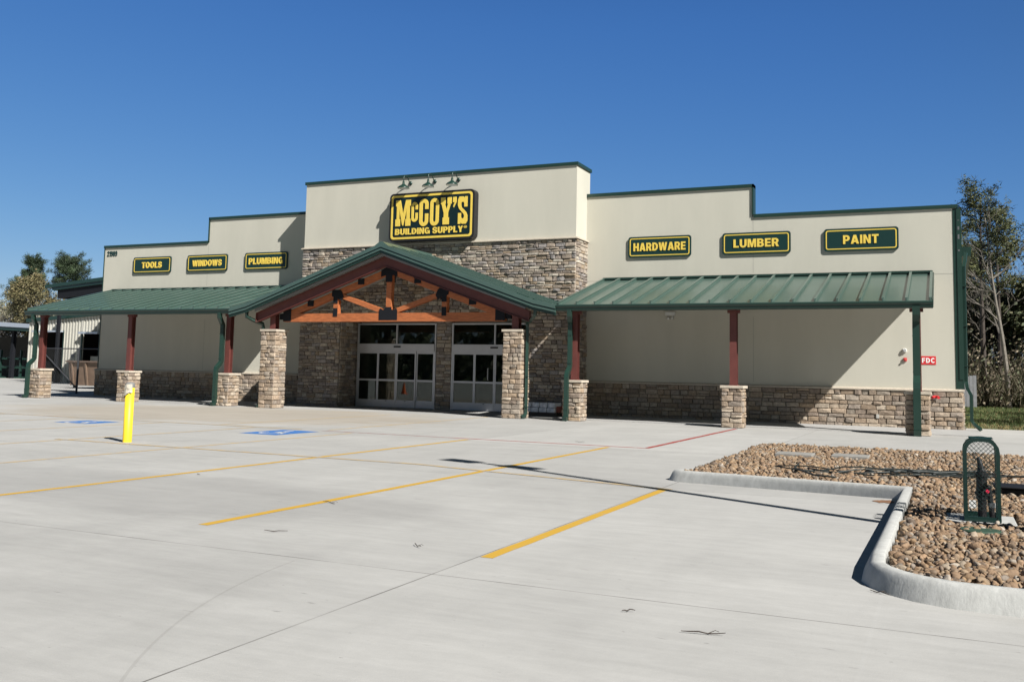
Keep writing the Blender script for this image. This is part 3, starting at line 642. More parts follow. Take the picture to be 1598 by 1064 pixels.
ms = thing("store_sign", "large black framed sign with yellow letters above the entrance gable", "sign", (-17.98,yT,6.17))
SX0,SX1,SZ0,SZ1 = -19.75,-16.21,6.17,7.97; yS = -1.40; SW = SX1-SX0; SH = SZ1-SZ0
b = MB(); put(b, curve_polys([rrect(0,3.54,0,1.8,.17)], .1), SX0, SX1, SZ0, SZ1, yT-.03, yT-.03-yS); b.box(SX0+.5,SX1-.5,yT-.03,yT,SZ0+.3,SZ1-.3); b.build("cabinet", BLACK, ms)
b = MB(); put(b, curve_polys([rrect(.08,3.46,.08,1.72,.12), rrect(.155,3.385,.155,1.645,.09)], .003), SX0+.08, SX1-.08, SZ0+.08, SZ1-.08, yS, .012); b.build("border", YEL, ms)
b = MB(); put(b, curve_polys([rrect(.18,3.36,.18,1.62,.075)], .003), SX0+.18, SX1-.18, SZ0+.18, SZ1-.18, yS, .008); b.build("panel", DGREEN2, ms)
LM = [(0,0),(.31,0),(.31,.27),(.25,.27),(.25,.66),(.47,.02),(.53,.02),(.74,.66),(.74,.27),(.67,.27),(.67,0),(1,0),(1,.27),(.94,.27),(.94,.77),(1,.77),(1,1),(.68,1),(.5,.45),(.32,1),(.02,1),(.02,.77),(.08,.77),(.08,.27),(0,.27)]
LC = arc(.5,.82,.5,.18,0,180)+arc(.5,.18,.5,.18,180,360)+[(1,.46),(.64,.46),(.64,.22)]+arc(.5,.2,.14,.06,0,-180,4)+arc(.5,.8,.14,.06,180,0,4)+[(.64,.62),(1,.62)]
LO = [arc(.5,.82,.5,.18,0,180)+arc(.5,.18,.5,.18,180,360), arc(.5,.8,.15,.06,0,180)+arc(.5,.2,.15,.06,180,360)]
LY = [(0,1),(.43,1),(.43,.76),(.38,.76),(.53,.55),(.68,.76),(.62,.76),(.62,1),(1,1),(1,.76),(.93,.76),(.69,.42),(.69,.26),(.78,.26),(.78,0),(.2,0),(.2,.26),(.29,.26),(.29,.42),(.07,.76),(0,.76)]
LA = [(0,1),(1,1),(1,.5),(.3,0),(.08,.12),(.5,.5),(0,.5)]
LS = [(.97,.62),(.66,.62),(.66,.74),(.6,.8),(.4,.8),(.34,.74),(.34,.66),(.4,.6),(.86,.43),(1,.3),(1,.1),(.86,0),(.45,0),(.34,.06),(.28,0),(.03,0),(.03,.4),(.34,.4),(.34,.26),(.4,.2),(.6,.2),(.66,.26),(.66,.31),(.6,.36),(.14,.55),(0,.68),(0,.88),(.14,1),(.55,1),(.66,.94),(.72,1),(.97,1)]
b = MB()
def letter(polys, a0, a1, t0, t1):
    put(b, curve_polys(polys, .01), SX0+a0*SW, SX0+a1*SW, SZ1-t1*SH, SZ1-t0*SH, yS-.008, .02)
letter([LM], .078,.258,.145,.685); letter([LC], .27,.345,.20,.61); letter([LC], .365,.47,.145,.71); letter(LO, .492,.595,.145,.71)
letter([LY], .617,.74,.145,.695); letter([LA], .757,.797,.145,.36); letter([LS], .815,.925,.145,.70)
vf = text_polys("BUILDING SUPPLY"); put(b, vf, SX0+.078*SW, SX0+.878*SW, SZ1-.868*SH, SZ1-.735*SH, yS-.008, .02)
vf = curve_polys([ell(.5,.5,.5,.5),ell(.5,.5,.41,.41)]+[[(px*.5+.3,py*.5+.25) for px,py in q] for q in GL["R"][1]], .01); put(b, vf, SX0+.888*SW, SX0+.922*SW, SZ1-.79*SH, SZ1-.735*SH, yS-.008, .016)
b.build("lettering", YEL, ms)

# gooseneck lamps above the sign
def lamp(x, label):
    t = thing("gooseneck_lamp", label, "lamp", (x,yT,8.41), "gooseneck lamps over the main sign")
    b = MB(); b.lathe([(0.001,0),(.075,0),(.08,-.02),(.05,-.05),(.001,-.055)], (x,yT,8.41), 16, axis='y'); b.build("wall_plate", GREEN, t, smooth=False)
    pts = [(x,yT-.04,8.41)]
    for i in range(13):
        a = i/12; pts.append((x, yT-.10-.42*a, 8.40+.22*math.sin(a*math.pi*.5+.35)*(1-.0*a) if a < .7 else 8.40+.22*math.sin(.7*math.pi*.5+.35)-(a-.7)*.02))
    pts = [(x,yT-.04,8.41),(x,yT-.10,8.43),(x,yT-.16,8.50),(x,yT-.25,8.60),(x,yT-.36,8.65),(x,yT-.46,8.62),(x,yT-.51,8.54),(x,yT-.52,8.42),(x,yT-.52,8.36)]
    MB().tube(pts, .018, 8).build("arm", GREEN, t, smooth=True)
    b = MB(); c = (x,yT-.52,8.12)
    b.lathe([(.001,.27),(.04,.26),(.045,.17),(.06,.15),(.09,.125),(.17,.075),(.215,.03),(.225,0),(.222,-.004)], c, 24, 0); b.build("shade", GREEN, t, smooth=True)
    b = MB(); b.lathe([(.215,-.003),(.21,.025),(.16,.065),(.08,.11),(.001,.12)], c, 24, 0); b.lathe([(.001,.02),(.03,.035),(.035,.07),(.02,.11)], c, 12, 0); b.build("reflector", WHITE, t, smooth=True)
lamp(-19.08, "green gooseneck lamp over the sign's left end"); lamp(-18.04, "green gooseneck lamp over the middle of the main sign"); lamp(-17.05, "green gooseneck lamp over the sign's right end")

# house number
b = MB(); vf = text_polys("21989",.07); put(b, vf, -35.54, -34.93, 6.28, 6.53, 0, .015)
t = b.build("house_number", DGREEN); origin_to(t, (-35.24,0,6.28)); tag(t, "dark green house number 21989 at the upper left wall corner", "number")
# FDC sign and small fittings
t = thing("fire_sign", "small red sign with white letters FDC on the wall right of the end post", "sign", (-1.42,0,1.93))
MB().box(-1.635,-1.215,-.012,-.001,1.935,2.19).build("plate", mat("fdc_red",(.55,.025,.03),.5), t)
b = MB(); put(b, text_polys("FDC",.17), -1.60,-1.25,1.985,2.14,-.012,.006); b.build("lettering", WHITE, t)
t = thing("alarm_horn", "round white fire alarm horn on the wall under the right canopy", "alarm", (-2.08,0,2.36))
b = MB(); b.box(-2.13,-2.03,-.06,0,2.31,2.41); b.lathe([(.001,-.075),(.05,-.075),(.055,-.06),(.055,-.055)], (-2.08,0,2.36), 16, 0, 'y'); b.build("body", WHITE, t); b = MB(); b.lathe([(.02,-.078),(.03,-.085),(.035,-.078)], (-2.08,0,2.36), 14, 0, 'y'); b.build("grille", GREY, t)
t = thing("alarm_light", "small red alarm beacon below the white alarm horn", "alarm", (-2.07,0,2.08))
b = MB(); b.box(-2.115,-2.025,-.05,0,2.03,2.13); b.build("housing", MATS["fdc_red"], t); b = MB(); b.lathe([(.001,-.1),(.028,-.095),(.035,-.05)], (-2.07,0,2.08), 12, 0, 'y'); b.build("lens", mat("lens_red",(.5,.08,.07),.2), t)
t = thing("emergency_light", "pale twin head emergency light under the right canopy eave", "light", (-9.37,0,3.5))
b = MB().box(-9.55,-9.21,-.09,0,3.46,3.58); b.build("housing", mat("fixture_grey",(.55,.55,.52),.5), t)
for x in (-9.45,-9.31): b = MB(); b.tube([(x,-.05,3.46),(x,-.05,3.42),(x,-.075,3.39)], .015, 8); b.lathe([(.02,.05),(.05,.02),(.055,-.03),(.001,-.035)], (x,-.07,3.36), 14); b.build("lamp_head", MATS["fixture_grey"], t)
t = tag(origin_to(MB().box(-2.91,-2.83,-.15,-.07,.28,.40).build("outlet_box", mat("outlet_grey",(.42,.41,.38),.5)), (-2.87,-.1,.28)), "grey weatherproof outlet box low on the sunlit stone base", "outlet")
t = thing("fire_connection", "red capped fire hose connection on the stone base beside the last pier", "hydrant", (-1.25,-.1,.95))
b = MB(); b.lathe([(.001,-.10),(.09,-.10),(.10,-.08),(.10,-.05)], (-1.25,0,.98), 16, 0, 'y'); b.build("plate", ALU, t)
for dx in (-.06,.07): b = MB(); b.tube([(-1.25,-.1,.98),(-1.25+dx,-.2,.97),(-1.25+dx*1.3,-.26,.95)], .04, 10); b.build("cap", MATS["fdc_red"], t)

# wrapped packs by the entrance
t = thing("pack_stack", "stack of white plastic wrapped packs on a pallet beside the stone wall", "packs", (-13.55,-1.5,0))
b = MB()
for i in range(5): b.box(-14.3,-12.75,-1.85+i*.17,-1.75+i*.17,.10,.125)
for i in range(3): b.box(-14.3,-12.75,-1.85+i*.32,-1.77+i*.32,0,.10)
b.build("pallet", mat("pallet_wood",(.10,.08,.06),.9), t)
wr = mat("white_wrap",(.78,.79,.82),.25,var=.25,vscale=9,bump=.5,bscale=14); rg = random.Random(3)
for j in range(2):
    for i in range(5):
        x = -14.25+i*.29+rg.uniform(-.01,.01)+j*.03; z = .127+j*.165
        p = MB().box(x,x+.275-j*.012,-1.86+j*.03,-1.25,z,z+.158).build("pack", wr, t, bevel=.025)
for i in range(2): MB().box(-12.83+i*.0,-12.70,-1.7+i*.3,-1.45+i*.3,.127,.33).build("pack", mat("carton_red",(.25,.08,.06),.7), t, bevel=.01)

# cone out on the lot, reflected in the door glass
cx, cy = -31.42, -19.79
t = thing("traffic_cone", "orange traffic cone mirrored in the lower glass of the left entrance door", "cone", (cx,cy,0))
b = MB(); b.lathe([(.001,.70),(.03,.70),(.05,.58),(.15,.05),(.15,.03)], (cx,cy,0), 18); b.box(cx-.2,cx+.2,cy-.2,cy+.2,.002,.04); b.build("cone", mat("cone_orange",(.90,.16,.03),.5), t)

# ------------------------------------------------------------------ paint on the ground
YL = paint_mat("stall_yellow", (.46,.275,.035), .33); YF = paint_mat("stall_yellow_faded", (.45,.315,.14), .46, (.30,.285,.26)); RL = paint_mat("lane_red", (.30,.05,.04), .38); RF = paint_mat("lane_red_worn", (.27,.085,.075), .47)
BL = paint_mat("stall_blue", (.028,.135,.39), .36, sc=7); BWH = paint_mat("stall_white", (.5,.5,.49), .32, sc=9)
def strip(a, b_, wd, m, name, z=.002):
    a, b_ = Vector((*a,z)), Vector((*b_,z)); n = (b_-a).normalized().cross(Vector((0,0,1)))*wd/2
    nseg = max(1, int((b_-a).length/.35)); rg = random.Random(int(abs(a.x*77+a.y*31))); vs = []; fs = []
    for i in range(nseg+1):
        p = a.lerp(b_, i/nseg); j = rg.uniform(-.006,.006); k = rg.uniform(-.004,.004); vs += [p+n*(1+j/wd)+n.normalized()*k, p-n*(1-j/wd)+n.normalized()*k]
    for i in range(nseg): fs.append((2*i,2*i+1,2*i+3,2*i+2))
    return kind(MB().add(vs, fs).build(name, m), 'structure')
for x, y0, y1, m_ in ((-4.2,-24.78,-19.62,YL),(-7.03,-24.72,-13.45,YL),(-10.13,-24.75,-13.45,YL),(-13.03,-24.75,-13.45,YF),(-15.85,-24.75,-13.3,YF),(-18.7,-24.75,-13.3,YF),(-21.6,-24.75,-13.3,YF),(-24.4,-24.75,-13.3,YF)):
    strip((x,y0),(x,y1),.105,m_,"parking_line")
strip((-16.1,-18.62),(-8.3,-18.74),.10,YF,"parking_line",.0045); strip((-8.3,-18.74),(-4.12,-19.66),.10,YF,"parking_line",.0045)
strip((-27,-13.15),(-14.6,-13.15),.10,YF,"parking_line",.0045); strip((-14.02,-12.9),(-14.3,-3.6),.10,YF,"parking_line")
strip((-21.5,-4.45),(-15.2,-4.45),.10,YF,"parking_line"); strip((-17.2,-12.9),(-17.2,-5),.10,YF,"parking_line")
strip((-14.0,-13.2),(-10.6,-13.22),.10,RF,"fire_lane_line"); strip((-10.6,-13.22),(-6.27,-13.22),.10,RL,"fire_lane_line"); strip((-6.32,-13.16),(-6.30,-4.55),.11,RL,"fire_lane_line",.0045)
strip((-31,-13.0),(-22.3,-13.2),.08,RF,"fire_lane_line",.0035)
def isa(x, y, sx, sy):
    q = kind(MB().add([(x-sx,y-sy,.002),(x+sx,y-sy,.002),(x+sx,y+sy,.002),(x-sx,y+sy,.002)], [(0,1,2,3)]).build("accessible_marking", BL), 'structure')
    S = min(sx,sy)*1.65; b = MB(); P = lambda pts: b.add([(x+(u-.5)*S, y+(v-.5)*S*1.3, .0045) for u,v in pts], [list(range(len(pts)))])
    P(arc(.42,.93,.09,.075,0,360,14)[:-1])
    def thick(pts, wd):
        for (u0,v0),(u1,v1) in zip(pts[:-1],pts[1:]):
            d = math.hypot(u1-u0,v1-v0); nx, ny = -(v1-v0)/d*wd/2, (u1-u0)/d*wd/2; P([(u0+nx,v0+ny),(u0-nx,v0-ny),(u1-nx,v1-ny),(u1+nx,v1+ny)])
    thick([(.42,.84),(.44,.42)],.11); thick([(.44,.44),(.72,.44)],.10); thick([(.70,.46),(.82,.12)],.10); thick([(.82,.15),(.92,.18)],.09); thick([(.43,.64),(.66,.64)],.09)
    thick(arc(.42,.32,.27,.27,150,350,12),.08)
    kind(b.build("accessible_symbol", BWH), 'structure')
isa(-14.33,-14.3,.50,.76); isa(-20.0,-14.45,.53,.52)

# ------------------------------------------------------------------ rock island
IS = [(-4.45,-11.8),(-4.45,-18.58),(-4.28,-18.74),(-1.53,-19.0)]
IS += [(-1.53,-19.0),(-1.58,-23.75)]+[(-.83+.76*math.cos(R(a)), -23.99+.76*math.sin(R(a))*1.05) for a in (195,210,225,240,255,268)]+[(3.4,-24.95)]
KP = []
for p in IS:
    if not KP or (Vector(p)-Vector(KP[-1])).length > .02: KP.append(p)
closed = KP+[(3.4,-11.8)]
def kerb():
    b = MB(); n = len(KP); prof = [(-.005,-.02),(.015,.03),(.04,.085),(.055,.115),(.072,.136),(.09,.145),(.150,.145),(.158,.138),(.16,.0)]
    rings = []
    for i, p in enumerate(KP):
        p = Vector(p); d0 = (p-Vector(KP[i-1])).normalized() if i else None; d1 = (Vector(KP[i+1])-p).normalized() if i < n-1 else None
        d0 = d0 or d1; d1 = d1 or d0; n0 = Vector((-d0.y,d0.x)); n1 = Vector((-d1.y,d1.x)); m_ = (n0+n1).normalized(); m_ = m_/max(.5,m_.dot(n0))
        hf = 1. if p.y < -17.5 else .12
        rings.append([(p.x+m_.x*a, p.y+m_.y*a, z*hf if z > 0 else z) for a, z in prof])
    # subdivide the tapering stretch
    k = len(prof); vs = [q for r_ in rings for q in r_]; fs = []
    for i in range(n-1):
        for j in range(k-1): fs.append((i*k+j,(i+1)*k+j,(i+1)*k+j+1,i*k+j+1))
    b.add(vs, fs); return kind(b.build("kerb", KERB, smooth=True), 'structure')
KP.insert(1, (-4.45,-16.6)); kerb()
def inside(x, y, poly):
    c = False; n = len(poly)
    for i in range(n):
        x0,y0 = poly[i]; x1,y1 = poly[(i+1)%n]
        if (y0 > y) != (y1 > y) and x < (x1-x0)*(y-y0)/(y1-y0)+x0: c = not c
    return c
inner = [(-4.27,-11.85),(-4.27,-18.41),(-1.355,-18.90),(-1.38,-23.7)]+[(-.83+.56*math.cos(R(a)), -23.99+.56*math.sin(R(a))) for a in (200,225,250,268)]+[(3.3,-24.72),(3.3,-11.85)]
kind(MB().prism_z(inner, .01, .05).build("rock_bed", SOIL), 'structure')
def ico(sub):
    bm = bmesh.new(); bmesh.ops.create_icosphere(bm, subdivisions=sub, radius=1); v = np.array([x.co[:] for x in bm.verts]); bm.verts.index_update()
    f = np.array([[q.index for q in p.verts] for p in bm.faces]); bm.free(); return v, f
def rocks(name, pts, sub, smooth, size, seed, flat=.58):
    rs = np.random.RandomState(seed); V, F = ico(sub); n = len(pts); nv = len(V)
    q = rs.normal(size=(n,4)); q /= np.linalg.norm(q,axis=1)[:,None]; a,b_,c,d = q.T
    Rm = np.stack([1-2*(c*c+d*d),2*(b_*c-a*d),2*(b_*d+a*c),2*(b_*c+a*d),1-2*(b_*b_+d*d),2*(c*d-a*b_),2*(b_*d-a*c),2*(c*d+a*b_),1-2*(b_*b_+c*c)],-1).reshape(n,3,3)
    sc = rs.uniform(.72,1.25,(n,3)); sc[:,2] *= flat; sz = size*np.exp(rs.normal(0,.28,n))
    lump = 1+.24*np.sin(V@rs.normal(size=(3,n))*2.2+rs.uniform(0,6,n)).T[:,:,None]+rs.uniform(-.09,.09,(n,nv,1))
    P = (V[None]*sc[:,None,:]*lump); P = np.einsum('nij,nvj->nvi', Rm, P)*sz[:,None,None]; P[:,:,2] *= .85
    P += np.array(pts)[:,None,:]
    vs = P.reshape(-1,3); fs = (F[None]+(np.arange(n)*nv)[:,None,None]).reshape(-1,3)
    me = bpy.data.meshes.new(name); me.vertices.add(len(vs)); me.vertices.foreach_set('co', vs.ravel().astype(np.float32))
    me.loops.add(fs.size); me.loops.foreach_set('vertex_index', fs.ravel().astype(np.int32)); me.polygons.add(len(fs))
    me.polygons.foreach_set('loop_start', np.arange(0,fs.size,3,dtype=np.int32)); me.polygons.foreach_set('loop_total', np.full(len(fs),3,dtype=np.int32))
    me.update(calc_edges=True); me.validate()
    if smooth: me.polygons.foreach_set('use_smooth', np.ones(len(fs),dtype=bool))
    RP = np.array([(.43,.27,.15),(.37,.23,.125),(.47,.325,.19),(.31,.21,.13),(.50,.39,.27),(.33,.265,.205),(.45,.28,.14),(.40,.245,.13),(.27,.19,.13),(.56,.47,.37)])
    RP = RP*.84+RP.mean(1,keepdims=True)*.14
    ci = RP[rs.choice(len(RP), n, p=[.17,.15,.14,.1,.09,.07,.12,.09,.04,.03])]*rs.uniform(.46,.72,(n,1))
    col = np.concatenate([np.repeat(ci,len(F),0), np.ones((n*len(F),1))],1).astype(np.float32)
    at = me.attributes.new('tint','FLOAT_COLOR','FACE'); at.data.foreach_set('color', col.ravel()); me.materials.append(ROCK)
    o_ = bpy.data.objects.new(name, me); COL.objects.link(o_); return o_
rg = random.Random(8); near = []; mid = []; far = []
keep = [(-1.03,-.38,-21.50,-20.72)]
for layer, z in ((0,.075),(1,.118)):
    y = -24.8
    while y < -11.8:
        s = .042 if y < -19 else .056
        x = -4.4
        while x < 3.3:
            if x > 1.6: s = .095
            px, py = x+rg.uniform(-.42,.42)*s, y+rg.uniform(-.42,.42)*s
            if inside(px, py, inner) and (layer == 0 or rg.random() < .85) and not any(a < px < b_ and c < py < d for a,b_,c,d in keep):
                (mid if px > 1.6 else near if py < -18.6 else far).append((px,py,z+rg.uniform(-.012,.018)-.015))
            x += s
        y += .042 if y < -19 else .056
for nm, pts, sub, sm, sz, sd in (("river_rocks",near,2,False,.026,1),("river_rocks",far,1,False,.033,2),("river_rocks",mid,1,False,.058,3)):
    kind(rocks(nm, pts, sub, sm, sz, sd), 'stuff')

# valve cage, its pad and what lies in the rocks
pad = MB().box(-1.0,-.38,-20.72,-20.02,.03,.135).build("concrete_pad", KERB, bevel=.01); origin_to(pad, (-.69,-20.4,.03)); tag(pad, "small concrete pad under the green valve cage", "slab")
cg = thing("valve_cage", "dark green rounded wire mesh cage over the irrigation valve in the rock bed", "cage", (-.68,-20.4,.135))
CGm = mat("cage_green", (.005,.024,.02), .35, spec=.6)
def hoop(y, xo=0., r_=.028):
    zb = .14; x0, x1 = -.845+xo, -.505+xo; zt = 1.02; rc = .13
    pts = [(x0,y,zb),(x0,y,zt-rc)]+[(x0+rc-rc*math.cos(R(a)),y,zt-rc+rc*math.sin(R(a))) for a in (20,45,70,90)]+[(x1-rc+rc*math.sin(R(a)),y,zt-rc+rc*math.cos(R(a))) for a in (0,20,45,70,90)]+[(x1,y,zb)]
    return MB().tube(pts, r_, 4, square=True)
f = hoop(-20.60)
for v in (hoop(-20.22),):
    f.add(v.v, v.f)
for x in (-.845,-.505): f.box(x-.022,x+.022,-20.60,-20.22,.14,.18); f.box(x-.02,x+.02,-20.60,-20.22,.62,.65)
f.box(-.845,-.505,-20.615,-20.585,.14,.19); f.box(-.845,-.505,-20.235,-20.205,.14,.20)
f.build("frame", CGm, cg)
mesh = MB()
def wires(fn, U, V, st=.05, r_=.0022):
    n = int((U+V)/st)
    for i in range(1, n):
        c = i*st
        a0 = (max(0,c-V), min(c,V)); a1 = (min(c,U), max(0,c-U)); mesh.tube([fn(*a0),fn(*a1)], r_, 3, cap=False)
        b0 = (max(0,c-V), V-min(c,V)); b1 = (min(c,U), V-max(0,c-U)); mesh.tube([fn(*b0),fn(*b1)], r_, 3, cap=False)
wires(lambda u,v: (-.835+u,-20.60,.26+v), .32, .74); wires(lambda u,v: (-.835+u,-20.22,.20+v), .32, .80)
wires(lambda u,v: (-.505,-20.6+u,.18+v), .38, .72); wires(lambda u,v: (-.845,-20.6+u,.18+v), .38, .72); wires(lambda u,v: (-.80+u,-20.6+v,1.035), .25, .38)
mesh.build("mesh_panel", CGm, cg)
vl = thing("backflow_valve", "black backflow valve standing inside the green mesh cage", "valve", (-.66,-20.4,.135))
b = MB(); b.tube([(-.67,-20.42,.13),(-.67,-20.42,.36)], .045, 12); b.tube([(-.67,-20.42,.36),(-.67,-20.42,.66)], [.06,.055], 12); b.tube([(-.67,-20.42,.66),(-.68,-20.42,.74),(-.70,-20.42,.82)], [.045,.03,.02], 10)
b.lathe([(.05,0),(.075,.01),(.075,.04),(.05,.05)], (-.67,-20.42,.40), 12); b.lathe([(.05,0),(.07,.01),(.07,.04),(.05,.05)], (-.67,-20.42,.60), 12); b.tube([(-.67,-20.42,.5),(-.60,-20.42,.5),(-.57,-20.42,.2),(-.57,-20.42,.13)], .03, 10)
b.build("body", BLACK, vl)
b = MB(); b.lathe([(.001,-.03),(.018,-.03),(.02,-.01),(.02,0)], (-.615,-20.47,.455), 12, 0, 'y'); b.build("red_knob", mat("knob_red",(.7,.03,.08),.4), vl)
MB().box(-.805,-.735,-20.585,-20.57,.275,.36).build("paper_tag", WHITE, vl); MB().box(-.60,-.54,-20.56,-20.545,.29,.34).build("paper_tag", WHITE, vl)
b = MB(); b.lathe([(.001,.012),(.16,.01),(.17,.0),(.17,-.02)], (-.74,-22.05,.125), 20); t = b.build("valve_cover", mat("lid_green",(.03,.062,.038),.6)); origin_to(t, (-.74,-22.05,.12)); tag(t, "round green plastic valve lid lying in the rocks before the cage", "lid")
for o_, l_, k_ in ((cg,(-.70,-21.10,.10),(.83,.9,.865)),(vl,(-.685,-21.10,.10),(.85,.85,.865))): o_.location = l_; o_.scale = k_
pad.location = (-.715,-21.08,-.005)
for x0, x1, y, lb in ((-3.62,-3.02,-14.6,"flat grey stone slab on the rocks, left of two"),(-2.74,-2.16,-14.4,"flat grey stone slab on the rocks, right of two")):
    t = MB().box(x0,x1,y-.28,y+.22,.10,.165).build("stone_slab", mat("slab_grey",(.24,.23,.21),.9,var=.15,vscale=6), bevel=.01); origin_to(t, ((x0+x1)/2,y,.10)); tag(t, lb, "slab", "flat slabs on the rock bed")
b = MB(); rg = random.Random(5)
hm = mat("hose_black", (.022,.028,.026), .45)
for k in range(4):
    ox, oy = rg.uniform(-.25,.25), rg.uniform(-.25,.25); pts = []
    for i in range(15):
        a = i/14; pts.append((-3.25+2.9*a+ox*.4, -17.2-.35*math.sin(a*3.1+k*.5)+oy*(.3+a)+.12*math.sin(a*9+k*1.7), .155+.02*math.sin(a*11+k)+.012*k*(a > .3)))
    b.tube(pts[2 if k % 2 else 0:], .010, 6)
for k in range(3):
    cx, cy = -1.4+k*.25, -17.25+k*.06; b.tube([(cx+.62*math.cos(R(a)), cy+.26*math.sin(R(a)), .165+.012*k+.01*math.sin(a)) for a in range(0,372,15)], .010, 6)
b.tube([(-3.0,-16.4,.16),(-2.95,-17.4,.16),(-2.6,-18.2,.155),(-2.3,-18.4,.16)], .013, 6); b.tube([(-.5,-16.9,.16),(.3,-16.6,.16),(1.6,-16.9,.16),(2.8,-16.3,.16)], .015, 6)
t = b.build("hose_tangle", hm, smooth=True); origin_to(t, (-1.8,-16.7,.14)); tag(t, "tangle of black irrigation hose lying across the rock bed", "hose")
t = thing("valve_box", "dark open valve box half sunk in the rocks behind the cage", "box", (-.15,-18.6,.05)); b = MB(); b.box(-.42,.05,-18.8,-18.45,.05,.19); b.build("box", BLACK, t, bevel=.02); MB().box(-.50,.1,-18.86,-18.40,.192,.215).build("lid", NAVY, t, bevel=.008)
# washed-out dirt patch at the kerb corner
b = MB(); rs = random.Random(4); n = 16; b.add([(-1.66+.13*math.cos(2*math.pi*i/n)*rs.uniform(.6,1.2), -19.33+.17*math.sin(2*math.pi*i/n)*rs.uniform(.6,1.2), .0045) for i in range(n)], [list(range(n))])
kind(b.build("dirt_patch", mat("dirt", (.20,.10,.05), 1, var=.4, vscale=20)), 'stuff')

# twigs on the paving
def twig(x, y, ln, ang, label, seed):
    rg = random.Random(seed); b = MB(); pts = []; a = ang
    for i in range(6):
        t_ = i/5-.5; pts.append((x+math.cos(a)*ln*t_, y+math.sin(a)*ln*t_, .008+.012*rg.random())); a += rg.uniform(-.12,.12)
    b.tube(pts, [.002,.0035,.004,.0035,.003,.002], 5); p = pts[3]
    if seed % 2: b.tube([p,(p[0]+ln*.14,p[1]+ln*.16,.02),(p[0]+ln*.22,p[1]+ln*.2,.012)], [.0025,.002,.0015], 5)
    t_ = b.build("twig", BARK); origin_to(t_, (x,y,0)); tag(t_, label, "twig", "twigs scattered on the paving")
twig(-2.23,-26.12,.24,.2,"thin curved twig nearest the bottom edge of the picture",3); twig(-2.74,-25.85,.08,.5,"short dark twig scrap between the kerb corner and the nearest joint",4)
twig(-4.88,-24.66,.17,-.9,"dark twig left of the near end of the shortest yellow line",5); twig(-6.91,-22.96,.24,-.3,"forked twig lying on the longest near yellow line",7)
twig(-6.25,-24.69,.2,.45,"straight twig just before the end of a yellow line",6); twig(-1.42,-24.55,.14,-.5,"small twig against the foot of the rounded kerb",9)
twig(-7.95,-12.58,.2,.3,"tiny twig beyond the red fire lane line",12); twig(-9.84,-21.72,.13,-.6,"short dark twig beside the third yellow line",14)

# ------------------------------------------------------------------ bollards
def bollard(x, y, label, torn):
    t = thing("bollard", label, "bollard", (x,y,0), "yellow steel bollards")
    b = MB(); b.lathe([(.080,0),(.080,1.0),(.077,1.0)], (x,y,0), 24); b.build("sleeve", YPAINT, t, smooth=True)
    b = MB(); b.lathe([(.082,.99),(.082,1.05),(.07,1.075),(.035,1.09),(.001,1.093)], (x,y,0), 24); b.build("concrete_top", mat("cap_grey",(.17,.17,.165),.9,var=.2,vscale=20), t, smooth=True)
    if torn:
        rg = random.Random(2); b = MB(); n = 22; vs = []; fs = []
        for k, z in enumerate((1.055,1.0,.93,.86)):
            for i in range(n+1):
                a = R(150+190*i/n); r_ = .087+.012*rg.random()*(k > 0)+(.012 if k == 3 else 0); zz = z-(.14*(1-i/n)-.05 if k == 3 else 0)-(rg.uniform(-.012,.012) if k else 0)
                vs.append((x+r_*math.cos(a), y+r_*math.sin(a), zz))
        for k in range(3):
            for i in range(n): fs.append((k*(n+1)+i,k*(n+1)+i+1,(k+1)*(n+1)+i+1,(k+1)*(n+1)+i))
        b.add(vs, fs); b.build("plastic_wrap", mat("clear_wrap",(.46,.42,.34),.2,var=.3,vscale=14,bump=.6,bscale=25), t)
    return t
bollard(-14.6,-18.36,"yellow bollard with torn plastic wrap at its top, alone on the paving",True)
bollard(-60.7,18.4,"small far yellow bollard behind the leftmost stone pier",False)
kind(MB().box(-15.0,-14.2,-18.75,-17.95,-.01,.0012).build("bollard_patch", WALK), 'structure')

# ------------------------------------------------------------------ light pole standing off to the right
pb = Vector((.75,-22.32,0)); H = 8.0
t = thing("light_pole", "tall twin head parking lot light pole rising from the rock bed, right of the cage", "street lamp", pb)
MB().tube([(pb.x,pb.y,.7),(pb.x,pb.y,H)], [.085,.06], 4, square=True).build("pole", GREEN, t); b = MB().tube([(pb.x,pb.y,.0),(pb.x,pb.y,.75)], .28, 20); b.build("concrete_base", KERB, t)
for s in (-1, 1):
    a = Vector((1,-.32,0)).normalized()*s; c = pb+Vector((0,0,H-.05)); h_ = MB(); h_.beam(c+a*.08, c+a*.3, .06,.06, 0,(0,0,1)); h_.beam(c+a*.3, c+a*.95, .34,.09, 0,(0,0,1)); h_.build("lamp_head", GREEN, t)

